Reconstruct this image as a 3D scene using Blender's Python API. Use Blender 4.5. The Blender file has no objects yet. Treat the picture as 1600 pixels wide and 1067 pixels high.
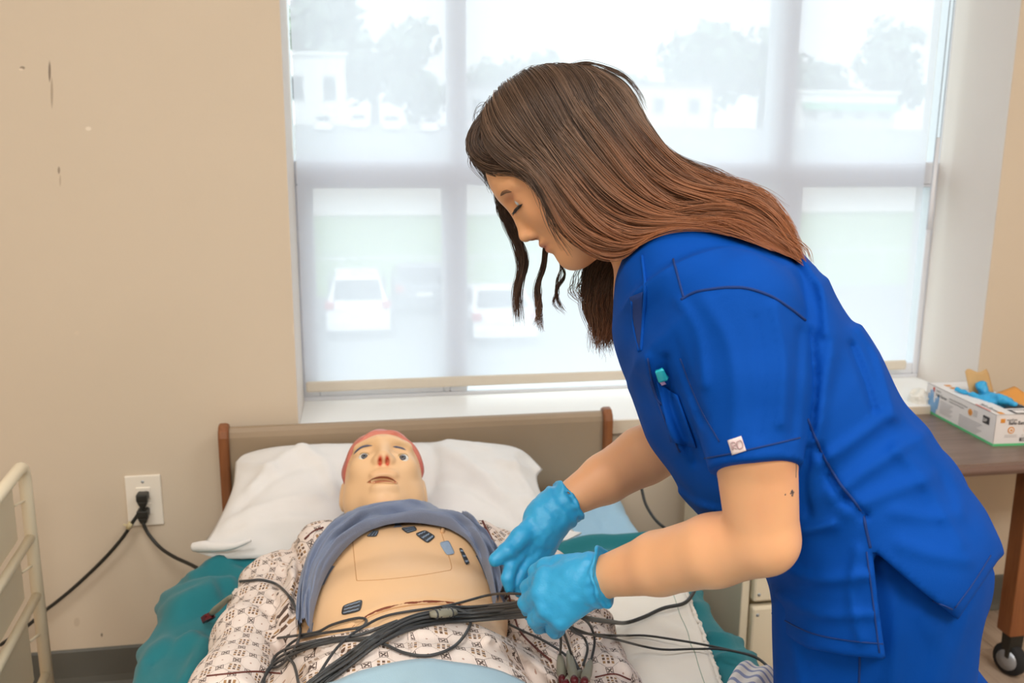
import bpy, bmesh, math, random
import numpy as np
from mathutils import Vector, Matrix
random.seed(7); np.random.seed(7)
SC = bpy.context.scene
COL = SC.collection

# ------------------------------------------------------------------ camera
FPX, DCAM, HCAM = 1440.0, 2.15, 1.30
_p, _y, _r = math.radians(12.3), math.radians(9.87), math.radians(-.38)
_f = np.array([math.sin(_y)*math.cos(_p), math.cos(_y)*math.cos(_p), -math.sin(_p)])
_rt = np.array([math.cos(_y), -math.sin(_y), 0.0]); _dn = np.cross(_f, _rt)
CR = math.cos(_r)*_rt + math.sin(_r)*_dn
CD = -math.sin(_r)*_rt + math.cos(_r)*_dn
CF = _f
CP = np.array([0.0, -DCAM, HCAM])
cam_data = bpy.data.cameras.new('camera')
cam_data.sensor_width = 36.0
cam_data.lens = 36.0*FPX/1600.0
cam_data.clip_start = .02; cam_data.clip_end = 500
cam_data.dof.use_dof = True
cam_data.dof.focus_distance = 1.18
cam_data.dof.aperture_fstop = 6.3
cam = bpy.data.objects.new('camera', cam_data)
COL.objects.link(cam)
cam.matrix_world = Matrix(((CR[0], -CD[0], -CF[0], CP[0]), (CR[1], -CD[1], -CF[1], CP[1]),
                           (CR[2], -CD[2], -CF[2], CP[2]), (0, 0, 0, 1)))
SC.camera = cam

# ------------------------------------------------------------------ world, lamps, exposure
world = bpy.data.worlds.new('world'); SC.world = world; world.use_nodes = True
bg = world.node_tree.nodes['Background']
bg.inputs[0].default_value = (.90, .955, 1.0, 1); bg.inputs[1].default_value = 2.8
SC.view_settings.view_transform = 'Standard'; SC.view_settings.look = 'None'
SC.view_settings.gamma = 1.0; SC.view_settings.use_curve_mapping = False
SC.view_settings.exposure = 0.0
SC.cycles.use_denoising = True
SC.cycles.max_bounces = 8; SC.cycles.diffuse_bounces = 4; SC.cycles.transparent_max_bounces = 12
SC.cycles.sample_clamp_indirect = 6.0

def area_lamp(name, loc, sx, sy, power, col):
    l = bpy.data.lights.new(name, 'AREA'); l.shape = 'RECTANGLE'; l.size = sx; l.size_y = sy
    l.energy = power; l.color = col
    o = bpy.data.objects.new(name, l); COL.objects.link(o); o.location = loc
    return o
_s = bpy.data.lights.new('sun', 'SUN'); _s.energy = 4.5; _s.angle = .03; _s.color = (1, .97, .92)
sun = bpy.data.objects.new('sun', _s); COL.objects.link(sun)
sun.rotation_euler = (math.radians(38), 0, math.radians(-25))       # from behind the building, never into this window
LAMPCOL = (1.0, .975, .935)
for _i, (_x, _yy, _w) in enumerate([(-.7, -1.7, 22), (1.5, -1.7, 22), (.4, -3.3, 44), (-1.6, -3.3, 20), (2.4, -3.3, 20)]):
    area_lamp('ceiling_light_lamp', (_x, _yy, 2.66), 1.15, .55, _w, LAMPCOL)

# ------------------------------------------------------------------ pixel helpers (photo 1600x1067 -> room points)
def ray(px, py):
    d = CR*((px-800)/FPX) + CD*((py-533.5)/FPX) + CF
    return d
def P(px, py, Z): return CP + Z*ray(px, py)
def PY(px, py, Y):
    d = ray(px, py); return CP + d*((Y+DCAM)/d[1])
def PZ(px, py, z):
    d = ray(px, py); return CP + d*((z-HCAM)/d[2])
def PX(px, py, X):
    d = ray(px, py); return CP + d*(X/d[0])
def proj(p):
    q = p-CP; Z = q@CF
    Z = np.where(np.abs(Z) < 1e-6, 1e-6, Z)
    return 800+FPX*(q@CR)/Z, 533.5+FPX*(q@CD)/Z, Z

# ------------------------------------------------------------------ object helpers
def lin(r, g=None, b=None):
    if isinstance(r, (tuple, list)): r, g, b = r
    f = lambda c: (c/255/12.92) if c/255 <= .04045 else ((c/255+.055)/1.055)**2.4
    return (f(r), f(g), f(b), 1.0)
def wloc(o):
    v = Vector((0, 0, 0))
    while o is not None:
        v += o.location; o = o.parent
    return v
def thing(name, label, cat, loc=(0, 0, 0), group=None):
    o = bpy.data.objects.new(name, None); COL.objects.link(o); o.location = loc
    o.empty_display_size = .05
    o['label'] = label; o['category'] = cat
    if group: o['group'] = group
    return o
def tag(o, label=None, cat=None, group=None, kind=None):
    if label: o['label'] = label
    if cat: o['category'] = cat
    if group: o['group'] = group
    if kind: o['kind'] = kind
    return o
def mesh_obj(name, verts, faces, mat, parent=None, smooth=True, uv=None, col=None, origin=None):
    """verts in world coordinates; linked as ONE mesh object."""
    verts = np.asarray(verts, dtype=np.float64).reshape(-1, 3)
    if parent is not None: o0 = np.array(wloc(parent))
    elif origin is not None: o0 = np.array(origin, dtype=float)
    else:
        o0 = (verts.min(0)+verts.max(0))/2; o0[2] = verts[:, 2].min()
    me = bpy.data.meshes.new(name)
    v = verts-o0
    if isinstance(faces, np.ndarray):
        n, k = faces.shape
        me.vertices.add(len(v)); me.vertices.foreach_set('co', v.ravel())
        me.loops.add(n*k); me.loops.foreach_set('vertex_index', faces.ravel().astype(np.int32))
        me.polygons.add(n); me.polygons.foreach_set('loop_start', (np.arange(n)*k).astype(np.int32))
        me.update(calc_edges=True)
    else:
        me.from_pydata([tuple(x) for x in v], [], [list(f) for f in faces])
    me.validate()
    if smooth: me.polygons.foreach_set('use_smooth', np.ones(len(me.polygons), dtype=bool))
    if uv is not None:
        l = me.uv_layers.new(name='fab')
        idx = np.zeros(len(me.loops), dtype=np.int32); me.loops.foreach_get('vertex_index', idx)
        l.data.foreach_set('uv', np.asarray(uv, dtype=np.float32)[idx].ravel())
    if col is not None:
        a = me.color_attributes.new('paint', 'FLOAT_COLOR', 'POINT')
        c = np.ones((len(v), 4), dtype=np.float32); c[:, :3] = np.asarray(col)[:, :3]
        a.data.foreach_set('color', c.ravel())
    o = bpy.data.objects.new(name, me); COL.objects.link(o)
    if mat is not None: me.materials.append(mat)
    if parent is not None: o.parent = parent
    else: o.location = o0
    return o
def recalc(o):
    bm = bmesh.new(); bm.from_mesh(o.data)
    bmesh.ops.recalc_face_normals(bm, faces=bm.faces); bm.to_mesh(o.data); bm.free(); return o
def bevel_mod(o, w=.004, seg=2, ang=40):
    m = o.modifiers.new('bevel', 'BEVEL'); m.width = w; m.segments = seg
    m.limit_method = 'ANGLE'; m.angle_limit = math.radians(ang); return o
def subsurf(o, n=1):
    m = o.modifiers.new('subdivision', 'SUBSURF'); m.levels = n; m.render_levels = n; return o
def solid(o, t, off=0):
    m = o.modifiers.new('solidify', 'SOLIDIFY'); m.thickness = t; m.offset = off; return o
class MB:
    """collects boxes, tubes, grids and prisms into one mesh (world coordinates)"""
    def __init__(s): s.v = []; s.f = []
    def add(s, verts, faces):
        n = len(s.v); s.v += [tuple(map(float, x)) for x in verts]; s.f += [[i+n for i in f] for f in faces]; return s
    def box(s, lo, hi, R=None, c=None):
        x0, y0, z0 = lo; x1, y1, z1 = hi
        v = np.array([(x, y, z) for x in (x0, x1) for y in (y0, y1) for z in (z0, z1)], dtype=float)
        if R is not None: v = (v@np.asarray(R).T)+np.asarray(c)
        return s.add(v, [(0, 1, 3, 2), (4, 6, 7, 5), (0, 4, 5, 1), (2, 3, 7, 6), (0, 2, 6, 4), (1, 5, 7, 3)])
    def tube(s, pts, r, n=8, caps=True, flat=None):
        pts = np.asarray(pts, dtype=float); m = len(pts)
        r = np.broadcast_to(np.asarray(r, dtype=float), (m,))
        T = np.gradient(pts, axis=0); T /= np.linalg.norm(T, axis=1)[:, None]+1e-12
        u = np.cross(T[0], (0, 0, 1.0))
        if np.linalg.norm(u) < 1e-3: u = np.cross(T[0], (1.0, 0, 0))
        vs = []
        for i in range(m):
            u = u-T[i]*(u@T[i]); u /= np.linalg.norm(u)+1e-12; w = np.cross(T[i], u)
            for k in range(n):
                a = 2*math.pi*k/n; ca, sa = math.cos(a), math.sin(a)
                if flat is not None: sa *= flat
                vs.append(pts[i]+r[i]*(ca*u+sa*w))
        fs = [(i*n+k, i*n+(k+1) % n, (i+1)*n+(k+1) % n, (i+1)*n+k) for i in range(m-1) for k in range(n)]
        if caps: fs += [tuple(range(n))[::-1], tuple((m-1)*n+k for k in range(n))]
        return s.add(vs, fs)
    def prism(s, poly, d):
        """poly: 3-D points in a plane, d: extrusion vector"""
        poly = [np.asarray(p, dtype=float) for p in poly]; n = len(poly); d = np.asarray(d, dtype=float)
        return s.add(poly+[p+d for p in poly], [tuple(range(n))[::-1], tuple(range(n, 2*n))]+[(i, (i+1) % n, n+(i+1) % n, n+i) for i in range(n)])
    def lathe(s, prof, c, axis=(0, 0, 1), n=20):
        a = np.asarray(axis, dtype=float); a /= np.linalg.norm(a)
        u = np.cross(a, (1, 0, 0)) if abs(a[0]) < .9 else np.cross(a, (0, 1, 0)); u /= np.linalg.norm(u); w = np.cross(a, u)
        vs = [np.asarray(c)+h*a+r*(math.cos(2*math.pi*k/n)*u+math.sin(2*math.pi*k/n)*w) for r, h in prof for k in range(n)]
        m = len(prof)
        fs = [(i*n+k, i*n+(k+1) % n, (i+1)*n+(k+1) % n, (i+1)*n+k) for i in range(m-1) for k in range(n)]
        fs += [tuple(range(n))[::-1], tuple((m-1)*n+k for k in range(n))]
        return s.add(vs, fs)
    def grid(s, G):
        """G: (a,b,3) array"""
        a, b, _ = G.shape
        return s.add(G.reshape(-1, 3), [(i*b+j, i*b+j+1, (i+1)*b+j+1, (i+1)*b+j) for i in range(a-1) for j in range(b-1)])
    def build(s, name, mat, parent=None, smooth=False, **k):
        return recalc(mesh_obj(name, s.v, s.f, mat, parent, smooth, **k))
def grid_obj(name, G, mat, parent=None, uv=None, **k):
    a, b, _ = G.shape
    i, j = np.meshgrid(np.arange(a-1), np.arange(b-1), indexing='ij')
    q = np.stack([i*b+j, i*b+j+1, (i+1)*b+j+1, (i+1)*b+j], -1).reshape(-1, 4)
    return mesh_obj(name, G.reshape(-1, 3), q, mat, parent, True, uv=None if uv is None else np.asarray(uv).reshape(-1, 2), **k)
def spline(pts, n=8, closed=False):
    """Catmull-Rom through points, n samples per span"""
    pts = np.asarray(pts, dtype=float)
    if len(pts) < 3 and not closed:
        t = np.linspace(0, 1, n+1)[:, None]; return pts[0]*(1-t)+pts[-1]*t
    if closed: ext = np.vstack([pts[-1:], pts, pts[:2]])
    else: ext = np.vstack([2*pts[:1]-pts[1:2], pts, 2*pts[-1:]-pts[-2:-1]])
    out = []
    for i in range(1, len(ext)-2):
        p0, p1, p2, p3 = ext[i-1:i+3]
        for t in np.arange(n)/n:
            out.append(.5*((2*p1)+(-p0+p2)*t+(2*p0-5*p1+4*p2-p3)*t*t+(-p0+3*p1-3*p2+p3)*t**3))
    if not closed: out.append(pts[-1])
    return np.array(out)
def resample(pts, n):
    pts = np.asarray(pts, dtype=float)
    s = np.r_[0, np.cumsum(np.linalg.norm(np.diff(pts, axis=0), axis=1))]
    t = np.linspace(0, s[-1], n)
    return np.stack([np.interp(t, s, pts[:, k]) for k in range(pts.shape[1])], 1)

# ------------------------------------------------------------------ materials
class N:
    """a float socket of a node tree with operators"""
    nt = None
    def __init__(s, v): s.v = v
    def _op(op, a, b=None, c=None, clamp=False):
        n = N.nt.nodes.new('ShaderNodeMath'); n.operation = op; n.use_clamp = clamp
        for i, x in enumerate((a, b, c)):
            if x is None: continue
            if isinstance(x, N): N.nt.links.new(x.v, n.inputs[i])
            else: n.inputs[i].default_value = x
        return N(n.outputs[0])
    def __add__(a, b): return N._op('ADD', a, b)
    __radd__ = __add__
    def __sub__(a, b): return N._op('SUBTRACT', a, b)
    def __rsub__(a, b): return N._op('SUBTRACT', b, a)
    def __mul__(a, b): return N._op('MULTIPLY', a, b)
    __rmul__ = __mul__
    def __truediv__(a, b): return N._op('DIVIDE', a, b)
    def __neg__(a): return N._op('MULTIPLY', a, -1.0)
    def abs(a): return N._op('ABSOLUTE', a)
    def min(a, b): return N._op('MINIMUM', a, b)
    def max(a, b): return N._op('MAXIMUM', a, b)
    def lt(a, b): return N._op('LESS_THAN', a, b)
    def gt(a, b): return N._op('GREATER_THAN', a, b)
    def floor(a): return N._op('FLOOR', a)
    def frac(a): return N._op('FRACT', a)
    def sin(a): return N._op('SINE', a)
    def sqrt(a): return N._op('SQRT', a)
    def soft(a, lo, hi):
        """0 below lo, 1 above hi"""
        return N._op('MULTIPLY', N._op('SUBTRACT', a, lo), 1.0/(hi-lo), clamp=True)
def new_mat(name):
    m = bpy.data.materials.new(name); m.use_nodes = True
    nt = m.node_tree; b = nt.nodes['Principled BSDF']; N.nt = nt
    return m, nt, b
def coords(nt, kind='Object', scale=(1, 1, 1), attr=None):
    if attr:
        c = nt.nodes.new('ShaderNodeUVMap'); c.uv_map = attr; out = c.outputs[0]
    else:
        c = nt.nodes.new('ShaderNodeTexCoord'); out = c.outputs[kind]
    mp = nt.nodes.new('ShaderNodeMapping'); nt.links.new(out, mp.inputs[0]); mp.inputs['Scale'].default_value = scale
    return mp.outputs[0]
def noise(nt, vec, scale, detail=3, rough=.55, dist=0.0):
    n = nt.nodes.new('ShaderNodeTexNoise'); n.inputs['Scale'].default_value = scale
    n.inputs['Detail'].default_value = detail; n.inputs['Roughness'].default_value = rough
    n.inputs['Distortion'].default_value = dist
    nt.links.new(vec, n.inputs['Vector']); return n.outputs[0]
def mixc(nt, fac, a, b):
    n = nt.nodes.new('ShaderNodeMix'); n.data_type = 'RGBA'
    f = n.inputs[0]
    if isinstance(fac, N): nt.links.new(fac.v, f)
    elif isinstance(fac, (int, float)): f.default_value = fac
    else: nt.links.new(fac, f)
    for k, x in ((6, a), (7, b)):
        if isinstance(x, (tuple, list)): n.inputs[k].default_value = x
        else: nt.links.new(x, n.inputs[k])
    return n.outputs[2]
def bump(nt, b, h, strength=.2, dist=.002):
    n = nt.nodes.new('ShaderNodeBump'); n.inputs['Strength'].default_value = strength; n.inputs['Distance'].default_value = dist
    nt.links.new(h.v if isinstance(h, N) else h, n.inputs['Height']); nt.links.new(n.outputs[0], b.inputs['Normal']); return n
def ramp(nt, fac, stops):
    n = nt.nodes.new('ShaderNodeValToRGB'); e = n.color_ramp.elements
    while len(e) < len(stops): e.new(.5)
    for k, (p, c) in enumerate(stops): e[k].position = p; e[k].color = c
    nt.links.new(fac.v if isinstance(fac, N) else fac, n.inputs[0]); return n.outputs[0]
def simple(name, rgb, rough=.5, metal=0.0, var=.06, nscale=30, bmp=.0, bscale=200, bdist=.001, spec=None, sheen=0, trans=0, coat=0, sss=0):
    """plain procedural material: base colour with a little noise variation and fine bump"""
    m, nt, b = new_mat(name); v = coords(nt)
    c = lin(rgb) if max(rgb) > 1.01 else tuple(rgb)+(1,)
    d = tuple(x*(1-var) for x in c[:3])+(1,); u = tuple(min(1, x*(1+var)) for x in c[:3])+(1,)
    nt.links.new(mixc(nt, noise(nt, v, nscale), d, u), b.inputs['Base Color'])
    b.inputs['Roughness'].default_value = rough; b.inputs['Metallic'].default_value = metal
    if bmp: bump(nt, b, noise(nt, v, bscale, 2), bmp, bdist)
    if spec is not None: b.inputs['Specular IOR Level'].default_value = spec
    if sheen: b.inputs['Sheen Weight'].default_value = sheen
    if coat: b.inputs['Coat Weight'].default_value = coat
    if sss:
        b.inputs['Subsurface Weight'].default_value = sss; b.inputs['Subsurface Radius'].default_value = (.012, .005, .003)
        b.inputs['Subsurface Scale'].default_value = .6
    return m

# ------------------------------------------------------------------ implicit surfaces (numpy)
_SP = {}
def strokes(px, py, L):
    """sum of fold ridges given as (polyline in photo pixels, width px, height m)"""
    h = np.zeros(px.shape)
    for pts, wd, a in L:
        k = tuple(pts)
        if k not in _SP: _SP[k] = spline(pts, 3)
        q = _SP[k]; m = (px > q[:, 0].min()-3*wd) & (px < q[:, 0].max()+3*wd) & (py > q[:, 1].min()-3*wd) & (py < q[:, 1].max()+3*wd)
        if m.any(): h[m] += a*np.exp(-(line2(px[m], py[m], q)/wd)**2)
    return h
def smin(a, b, k):
    h = np.clip(.5+.5*(b-a)/k, 0, 1); return b+(a-b)*h-k*h*(1-h)
def smax(a, b, k): return -smin(-a, -b, k)
def unit(v): v = np.asarray(v, dtype=float); return v/np.linalg.norm(v)
def cone(p, a, b, ra, rb, w=None, s=1.0):
    """tapered capsule; optional stretch s of the section along unit vector w"""
    a = np.asarray(a, dtype=float); b = np.asarray(b, dtype=float)
    q = p-a; ab = b-a
    if w is not None:
        q = q-np.outer(q@w, w)*(1-1/s); ab = ab-w*(ab@w)*(1-1/s)
    t = np.clip((q@ab)/(ab@ab+1e-12), 0, 1)
    d = q-t[:, None]*ab
    return np.sqrt((d*d).sum(1))-(ra+(rb-ra)*t)
def chain(p, pts, rad, k=.01, w=None, s=1.0):
    d = None
    s = np.broadcast_to(s, (len(pts),))
    for i in range(len(pts)-1):
        c = cone(p, pts[i], pts[i+1], rad[i], rad[i+1], w, (s[i]+s[i+1])/2)
        d = c if d is None else smin(d, c, k)
    return d
def ell(p, c, r, R=None):
    """ellipsoid; R rows are its axes"""
    q = p-np.asarray(c)
    if R is not None: q = q@np.asarray(R).T
    r = np.asarray(r, dtype=float)
    k0 = np.sqrt(((q/r)**2).sum(1)); k1 = np.sqrt(((q/r**2)**2).sum(1))+1e-9
    return k0*(k0-1)/k1
def poly2(x, y, poly):
    """signed distance to a 2-D polygon (negative inside)"""
    poly = np.asarray(poly, dtype=float); d = np.full(x.shape, 1e18); s = np.ones(x.shape)
    n = len(poly); j = n-1
    for i in range(n):
        e = poly[j]-poly[i]; wx = x-poly[i, 0]; wy = y-poly[i, 1]
        t = np.clip((wx*e[0]+wy*e[1])/(e@e+1e-12), 0, 1)
        bx = wx-e[0]*t; by = wy-e[1]*t; d = np.minimum(d, bx*bx+by*by)
        c1 = y >= poly[i, 1]; c2 = y < poly[j, 1]; c3 = e[0]*wy > e[1]*wx
        flip = (c1 & c2 & c3) | (~c1 & ~c2 & ~c3); s = np.where(flip, -s, s); j = i
    return s*np.sqrt(d)
def line2(x, y, pts):
    """distance to a 2-D polyline"""
    pts = np.asarray(pts, dtype=float); d = np.full(x.shape, 1e18)
    for i in range(len(pts)-1):
        e = pts[i+1]-pts[i]; wx = x-pts[i, 0]; wy = y-pts[i, 1]
        t = np.clip((wx*e[0]+wy*e[1])/(e@e+1e-12), 0, 1)
        d = np.minimum(d, (wx-e[0]*t)**2+(wy-e[1]*t)**2)
    return np.sqrt(d)
_H = np.random.RandomState(3).rand(64, 64, 64)*2-1
def vnoise(p, s=1.0):
    q = np.asarray(p)*s; i = np.floor(q).astype(int); f = q-i; f = f*f*(3-2*f); i &= 63; j = (i+1) & 63
    g = lambda a, b, c: _H[a, b, c]
    x0, y0, z0 = i.T; x1, y1, z1 = j.T; fx, fy, fz = f.T
    a = g(x0, y0, z0)*(1-fx)+g(x1, y0, z0)*fx; b = g(x0, y1, z0)*(1-fx)+g(x1, y1, z0)*fx
    c = g(x0, y0, z1)*(1-fx)+g(x1, y0, z1)*fx; d = g(x0, y1, z1)*(1-fx)+g(x1, y1, z1)*fx
    return (a*(1-fy)+b*fy)*(1-fz)+(c*(1-fy)+d*fy)*fz
def nets(f, lo, hi, h, B=8, lips=1.25, relax=2):
    """surface nets of f on [lo,hi] with step h; only blocks near the surface are sampled"""
    lo = np.asarray(lo, dtype=float); n = (np.ceil((np.asarray(hi)-lo)/h/B).astype(int))*B+1
    F = np.empty(n, dtype=np.float32); nb = (n-1)//B
    bi = np.stack(np.meshgrid(*[np.arange(k) for k in nb], indexing='ij'), -1).reshape(-1, 3)
    c = lo+(bi+.5)*B*h; d = f(c); act = np.abs(d) < lips*B*h*.5*math.sqrt(3)+.004
    for b, v in zip(bi[~act], d[~act]):
        x, y, z = b*B; F[x:x+B+1, y:y+B+1, z:z+B+1] = 1 if v > 0 else -1
    ab = bi[act]
    loc = np.stack(np.meshgrid(*[np.arange(B+1)]*3, indexing='ij'), -1).reshape(-1, 3)
    for s in range(0, len(ab), 256):
        ch = ab[s:s+256]
        g = (ch[:, None, :]*B+loc[None]); v = f((lo+g.reshape(-1, 3)*h))
        g = g.reshape(-1, 3); F[g[:, 0], g[:, 1], g[:, 2]] = v
    S = F < 0
    m = np.zeros(n-1, dtype=np.int8)
    for a in (0, 1):
        for b in (0, 1):
            for e in (0, 1):
                m += S[a:n[0]-1+a, b:n[1]-1+b, e:n[2]-1+e]
    cells = np.argwhere((m > 0) & (m < 8))
    ids = -np.ones(n-1, dtype=np.int32); ids[tuple(cells.T)] = np.arange(len(cells))
    cor = np.array([(a, b, e) for a in (0, 1) for b in (0, 1) for e in (0, 1)])
    val = np.stack([F[tuple((cells+k).T)] for k in cor], 1)
    acc = np.zeros((len(cells), 3)); cnt = np.zeros(len(cells))
    for i in range(8):
        for j in range(i+1, 8):
            if np.abs(cor[i]-cor[j]).sum() != 1: continue
            a, b = val[:, i], val[:, j]; x = (a < 0) != (b < 0)
            t = np.where(x, a/(a-b+1e-12*(a == b)), 0)
            acc += np.where(x[:, None], cor[i]+t[:, None]*(cor[j]-cor[i]), 0); cnt += x
    V = lo+(cells+acc/cnt[:, None])*h
    Q = []
    for ax in range(3):
        o = [1, 1, 1]; o[ax] = 0; u, w = [k for k in range(3) if k != ax]
        sl = lambda sh: tuple(slice(1, n[k]-1) if k != ax else slice(sh, n[k]-1+sh) for k in range(3))
        e = np.argwhere(S[sl(0)] != S[sl(1)])+np.array(o)
        if len(e) == 0: continue
        du = np.zeros(3, int); dw = np.zeros(3, int); du[u] = 1; dw[w] = 1
        q = np.stack([ids[tuple((e-du-dw).T)], ids[tuple((e-dw).T)], ids[tuple(e.T)], ids[tuple((e-du).T)]], 1)
        pos = S[tuple(e.T)]
        if ax == 1: pos = ~pos
        q[~pos] = q[~pos][:, ::-1]; Q.append(q)
    Q = np.vstack(Q); Q = Q[(Q >= 0).all(1)]
    for _ in range(relax):
        E = np.vstack([Q[:, [0, 1]], Q[:, [1, 2]], Q[:, [2, 3]], Q[:, [3, 0]]])
        s = np.zeros_like(V); k = np.zeros(len(V))
        np.add.at(s, E[:, 0], V[E[:, 1]]); np.add.at(k, E[:, 0], 1)
        np.add.at(s, E[:, 1], V[E[:, 0]]); np.add.at(k, E[:, 1], 1)
        V = V*.5+.5*s/np.maximum(k, 1)[:, None]
        e = h*.25
        g = np.stack([f(V+np.eye(3)[a]*e)-f(V-np.eye(3)[a]*e) for a in range(3)], 1)/(2*e)
        g2 = np.maximum((g*g).sum(1), .25)
        st = f(V)/g2; V = V-np.clip(st, -h, h)[:, None]*g
    return V, Q
def grad(f, V, e=.001):
    g = np.stack([f(V+np.eye(3)[a]*e)-f(V-np.eye(3)[a]*e) for a in range(3)], 1)
    return g/(np.linalg.norm(g, axis=1)[:, None]+1e-9)
def cast(f, px, py, z0=.6, z1=2.6, off=0.0):
    """march the line of sight through pixel (px,py) to the surface f; arrays allowed"""
    px = np.atleast_1d(np.asarray(px, dtype=float)); py = np.atleast_1d(np.asarray(py, dtype=float))
    d = CR*((px-800)/FPX)[:, None]+CD*((py-533.5)/FPX)[:, None]+CF
    L = np.linalg.norm(d, axis=1); Z = np.full(len(px), z0)
    for _ in range(90):
        v = f(CP+Z[:, None]*d)-off; Z = np.minimum(Z+v/L*.8, z1)
    return CP+Z[:, None]*d
# ================================================================== the room
def struct(o): o['kind'] = 'structure'; return o
# --- paint with the dents and scuffs that this wall has
def wall_paint():
    m, nt, b = new_mat('wall_paint')
    tc = nt.nodes.new('ShaderNodeNewGeometry'); sp = nt.nodes.new('ShaderNodeSeparateXYZ'); nt.links.new(tc.outputs['Position'], sp.inputs[0])
    x, z = N(sp.outputs[0]), N(sp.outputs[2])
    v = coords(nt, 'Object')
    base = mixc(nt, noise(nt, v, 3, 4), lin(213, 198, 177), lin(218, 203, 182))
    def spot(px, py, rx, rz, tilt=0.0):
        p = PY(px, py, 0); dx = (x-p[0])-(z-p[2])*tilt; dz = z-p[2]
        return 1.0-((dx*(1/rx))*(dx*(1/rx))+(dz*(1/rz))*(dz*(1/rz))).soft(.35, 1.0)
    col = base
    for px, py, rx, rz, c, k in [(77.5, 112, .003, .024, (120, 105, 92), .85), (81, 145, .003, .036, (150, 132, 112), .6),
                                 (92, 266, .003, .009, (140, 122, 104), .8), (94, 282, .002, .014, (180, 160, 138), .7),
                                 (35, 106, .006, .004, (130, 115, 98), .8), (138, 201, .007, .005, (238, 226, 208), .9),
                                 (33, 108.5, .005, .003, (235, 220, 200), .8), (159, 992, .003, .006, (100, 84, 70), .8),
                                 (120, 972, .008, .014, (190, 172, 150), .5), (120, 520, .006, .006, (225, 208, 186), .5),
                                 (460, 512, .005, .02, (228, 214, 196), .6)]:
        s = spot(px, py, rx, rz, .09)*k
        col = mixc(nt, s, col, lin(c))
    nt.links.new(col, b.inputs['Base Color']); b.inputs['Roughness'].default_value = .62
    bump(nt, b, noise(nt, v, 140, 3), .12, .0012)
    return m
M_wall = wall_paint()
M_white = simple('white_paint', (236, 234, 230), .45, var=.02, bmp=.05)
M_sill = simple('sill_laminate', (238, 236, 232), .38, var=.02, nscale=8, bmp=.04)
M_ceil = simple('ceiling_tile', (232, 230, 224), .85, var=.03, bmp=.2, bscale=90)
M_base = simple('vinyl_baseboard', (92, 92, 86), .5, var=.06, nscale=20, bmp=.05)
M_frame = simple('window_frame_metal', (226, 228, 234), .4, var=.02)

WX0, WX1, WZ0, WZ1 = -.14, 1.644, .622, 2.42
LX, RX, NY, CH = -2.5, 3.4, -4.3, 2.72
w = MB()
w.box((LX-.1, 0, 0), (WX0, .36, CH)); w.box((WX1, 0, 0), (RX+.1, .36, CH))
w.box((WX0, 0, 0), (WX1, .36, WZ0-.036)); w.box((WX0, 0, WZ1), (WX1, .36, CH))
struct(w.build('wall_back', M_wall))
struct(MB().box((LX-.1, NY, 0), (LX, 0, CH)).build('wall_left', M_wall))
struct(MB().box((RX, NY, 0), (RX+.1, 0, CH)).build('wall_right', M_wall))
struct(MB().box((LX, NY-.1, 0), (RX, NY, CH)).build('wall_front', M_wall))
struct(MB().box((LX-.1, NY-.1, CH), (RX+.1, .36, CH+.08)).build('ceiling', M_ceil))
# lit ceiling panels (the lamps above stand in front of them)
M_panel = bpy.data.materials.new('light_panel'); M_panel.use_nodes = True
_b = M_panel.node_tree.nodes['Principled BSDF']; _b.inputs['Emission Color'].default_value = (1, .96, .9, 1); _b.inputs['Emission Strength'].default_value = 1.5

# --- floor: wood-look vinyl planks, one by one where they can be seen
def plank_mat():
    m, nt, b = new_mat('vinyl_plank')
    oi = nt.nodes.new('ShaderNodeObjectInfo')
    v = coords(nt, 'Object', (16, 1.2, 1)); n1 = noise(nt, v, 3.2, 6, .62, .6)
    v2 = coords(nt, 'Object', (60, 2.0, 1)); n2 = noise(nt, v2, 3.0, 3)
    c = ramp(nt, N(n1)*.7+N(n2)*.3, [(.3, lin(148, 126, 108)), (.5, lin(176, 154, 134)), (.72, lin(196, 176, 156))])
    c2 = mixc(nt, N(oi.outputs['Random']), c, lin(170, 150, 134)); c3 = mixc(nt, .35, c, c2)
    nt.links.new(c3, b.inputs['Base Color']); b.inputs['Roughness'].default_value = .42; bump(nt, b, n1, .06, .001)
    return m
M_plank = plank_mat()
M_sub = simple('floor_base', (150, 130, 112), .5, var=.1, nscale=12)
fl = struct(MB().box((LX-.1, NY-.1, -.1), (RX+.1, .36, -.004)).build('floor', M_sub))
_pm = None
FA = math.radians(0)
for i in range(30):
    for j in range(4):
        x = -1.25+i*.152; y = -2.4+(i*.37 % .9)-.9+j*.914
        if y+.91 > 0 and y > -.05: continue
        y1 = min(y+.912, -.002); y0 = max(y, NY+.01)
        o = MB().box((x, y0, -.0035), (x+.1505, y1, 0)).build('plank', M_plank, None)
        o.parent = fl; o.location = Vector(o.location)-fl.location

for nm, a, b_ in [('baseboard_left', (LX, -.012, 0), (WX0, 0, .1016)), ('baseboard_right', (WX0, -.012, 0), (RX, 0, .1016))]:
    bb = MB(); prof = [(0, 0), (-.016, 0), (-.016, .004), (-.009, .014), (-.006, .03), (-.006, .097), (-.003, .1016), (0, .1016)]
    bb.prism([(a[0], y, z) for y, z in prof], (b_[0]-a[0], 0, 0)); struct(bb.build(nm, M_base))

# --- white sill board; shaded warm light on its front put into a tan strip
sill = struct(MB().box((WX0, -.022, WZ0-.036), (WX1+.0, .345, WZ0)).build('trim_1', M_sill)); bevel_mod(sill, .003)
e = MB().box((WX0, -.0245, WZ0-.036), (WX1, -.0205, WZ0-.003)).build('front_edge', M_wall, sill)

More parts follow.
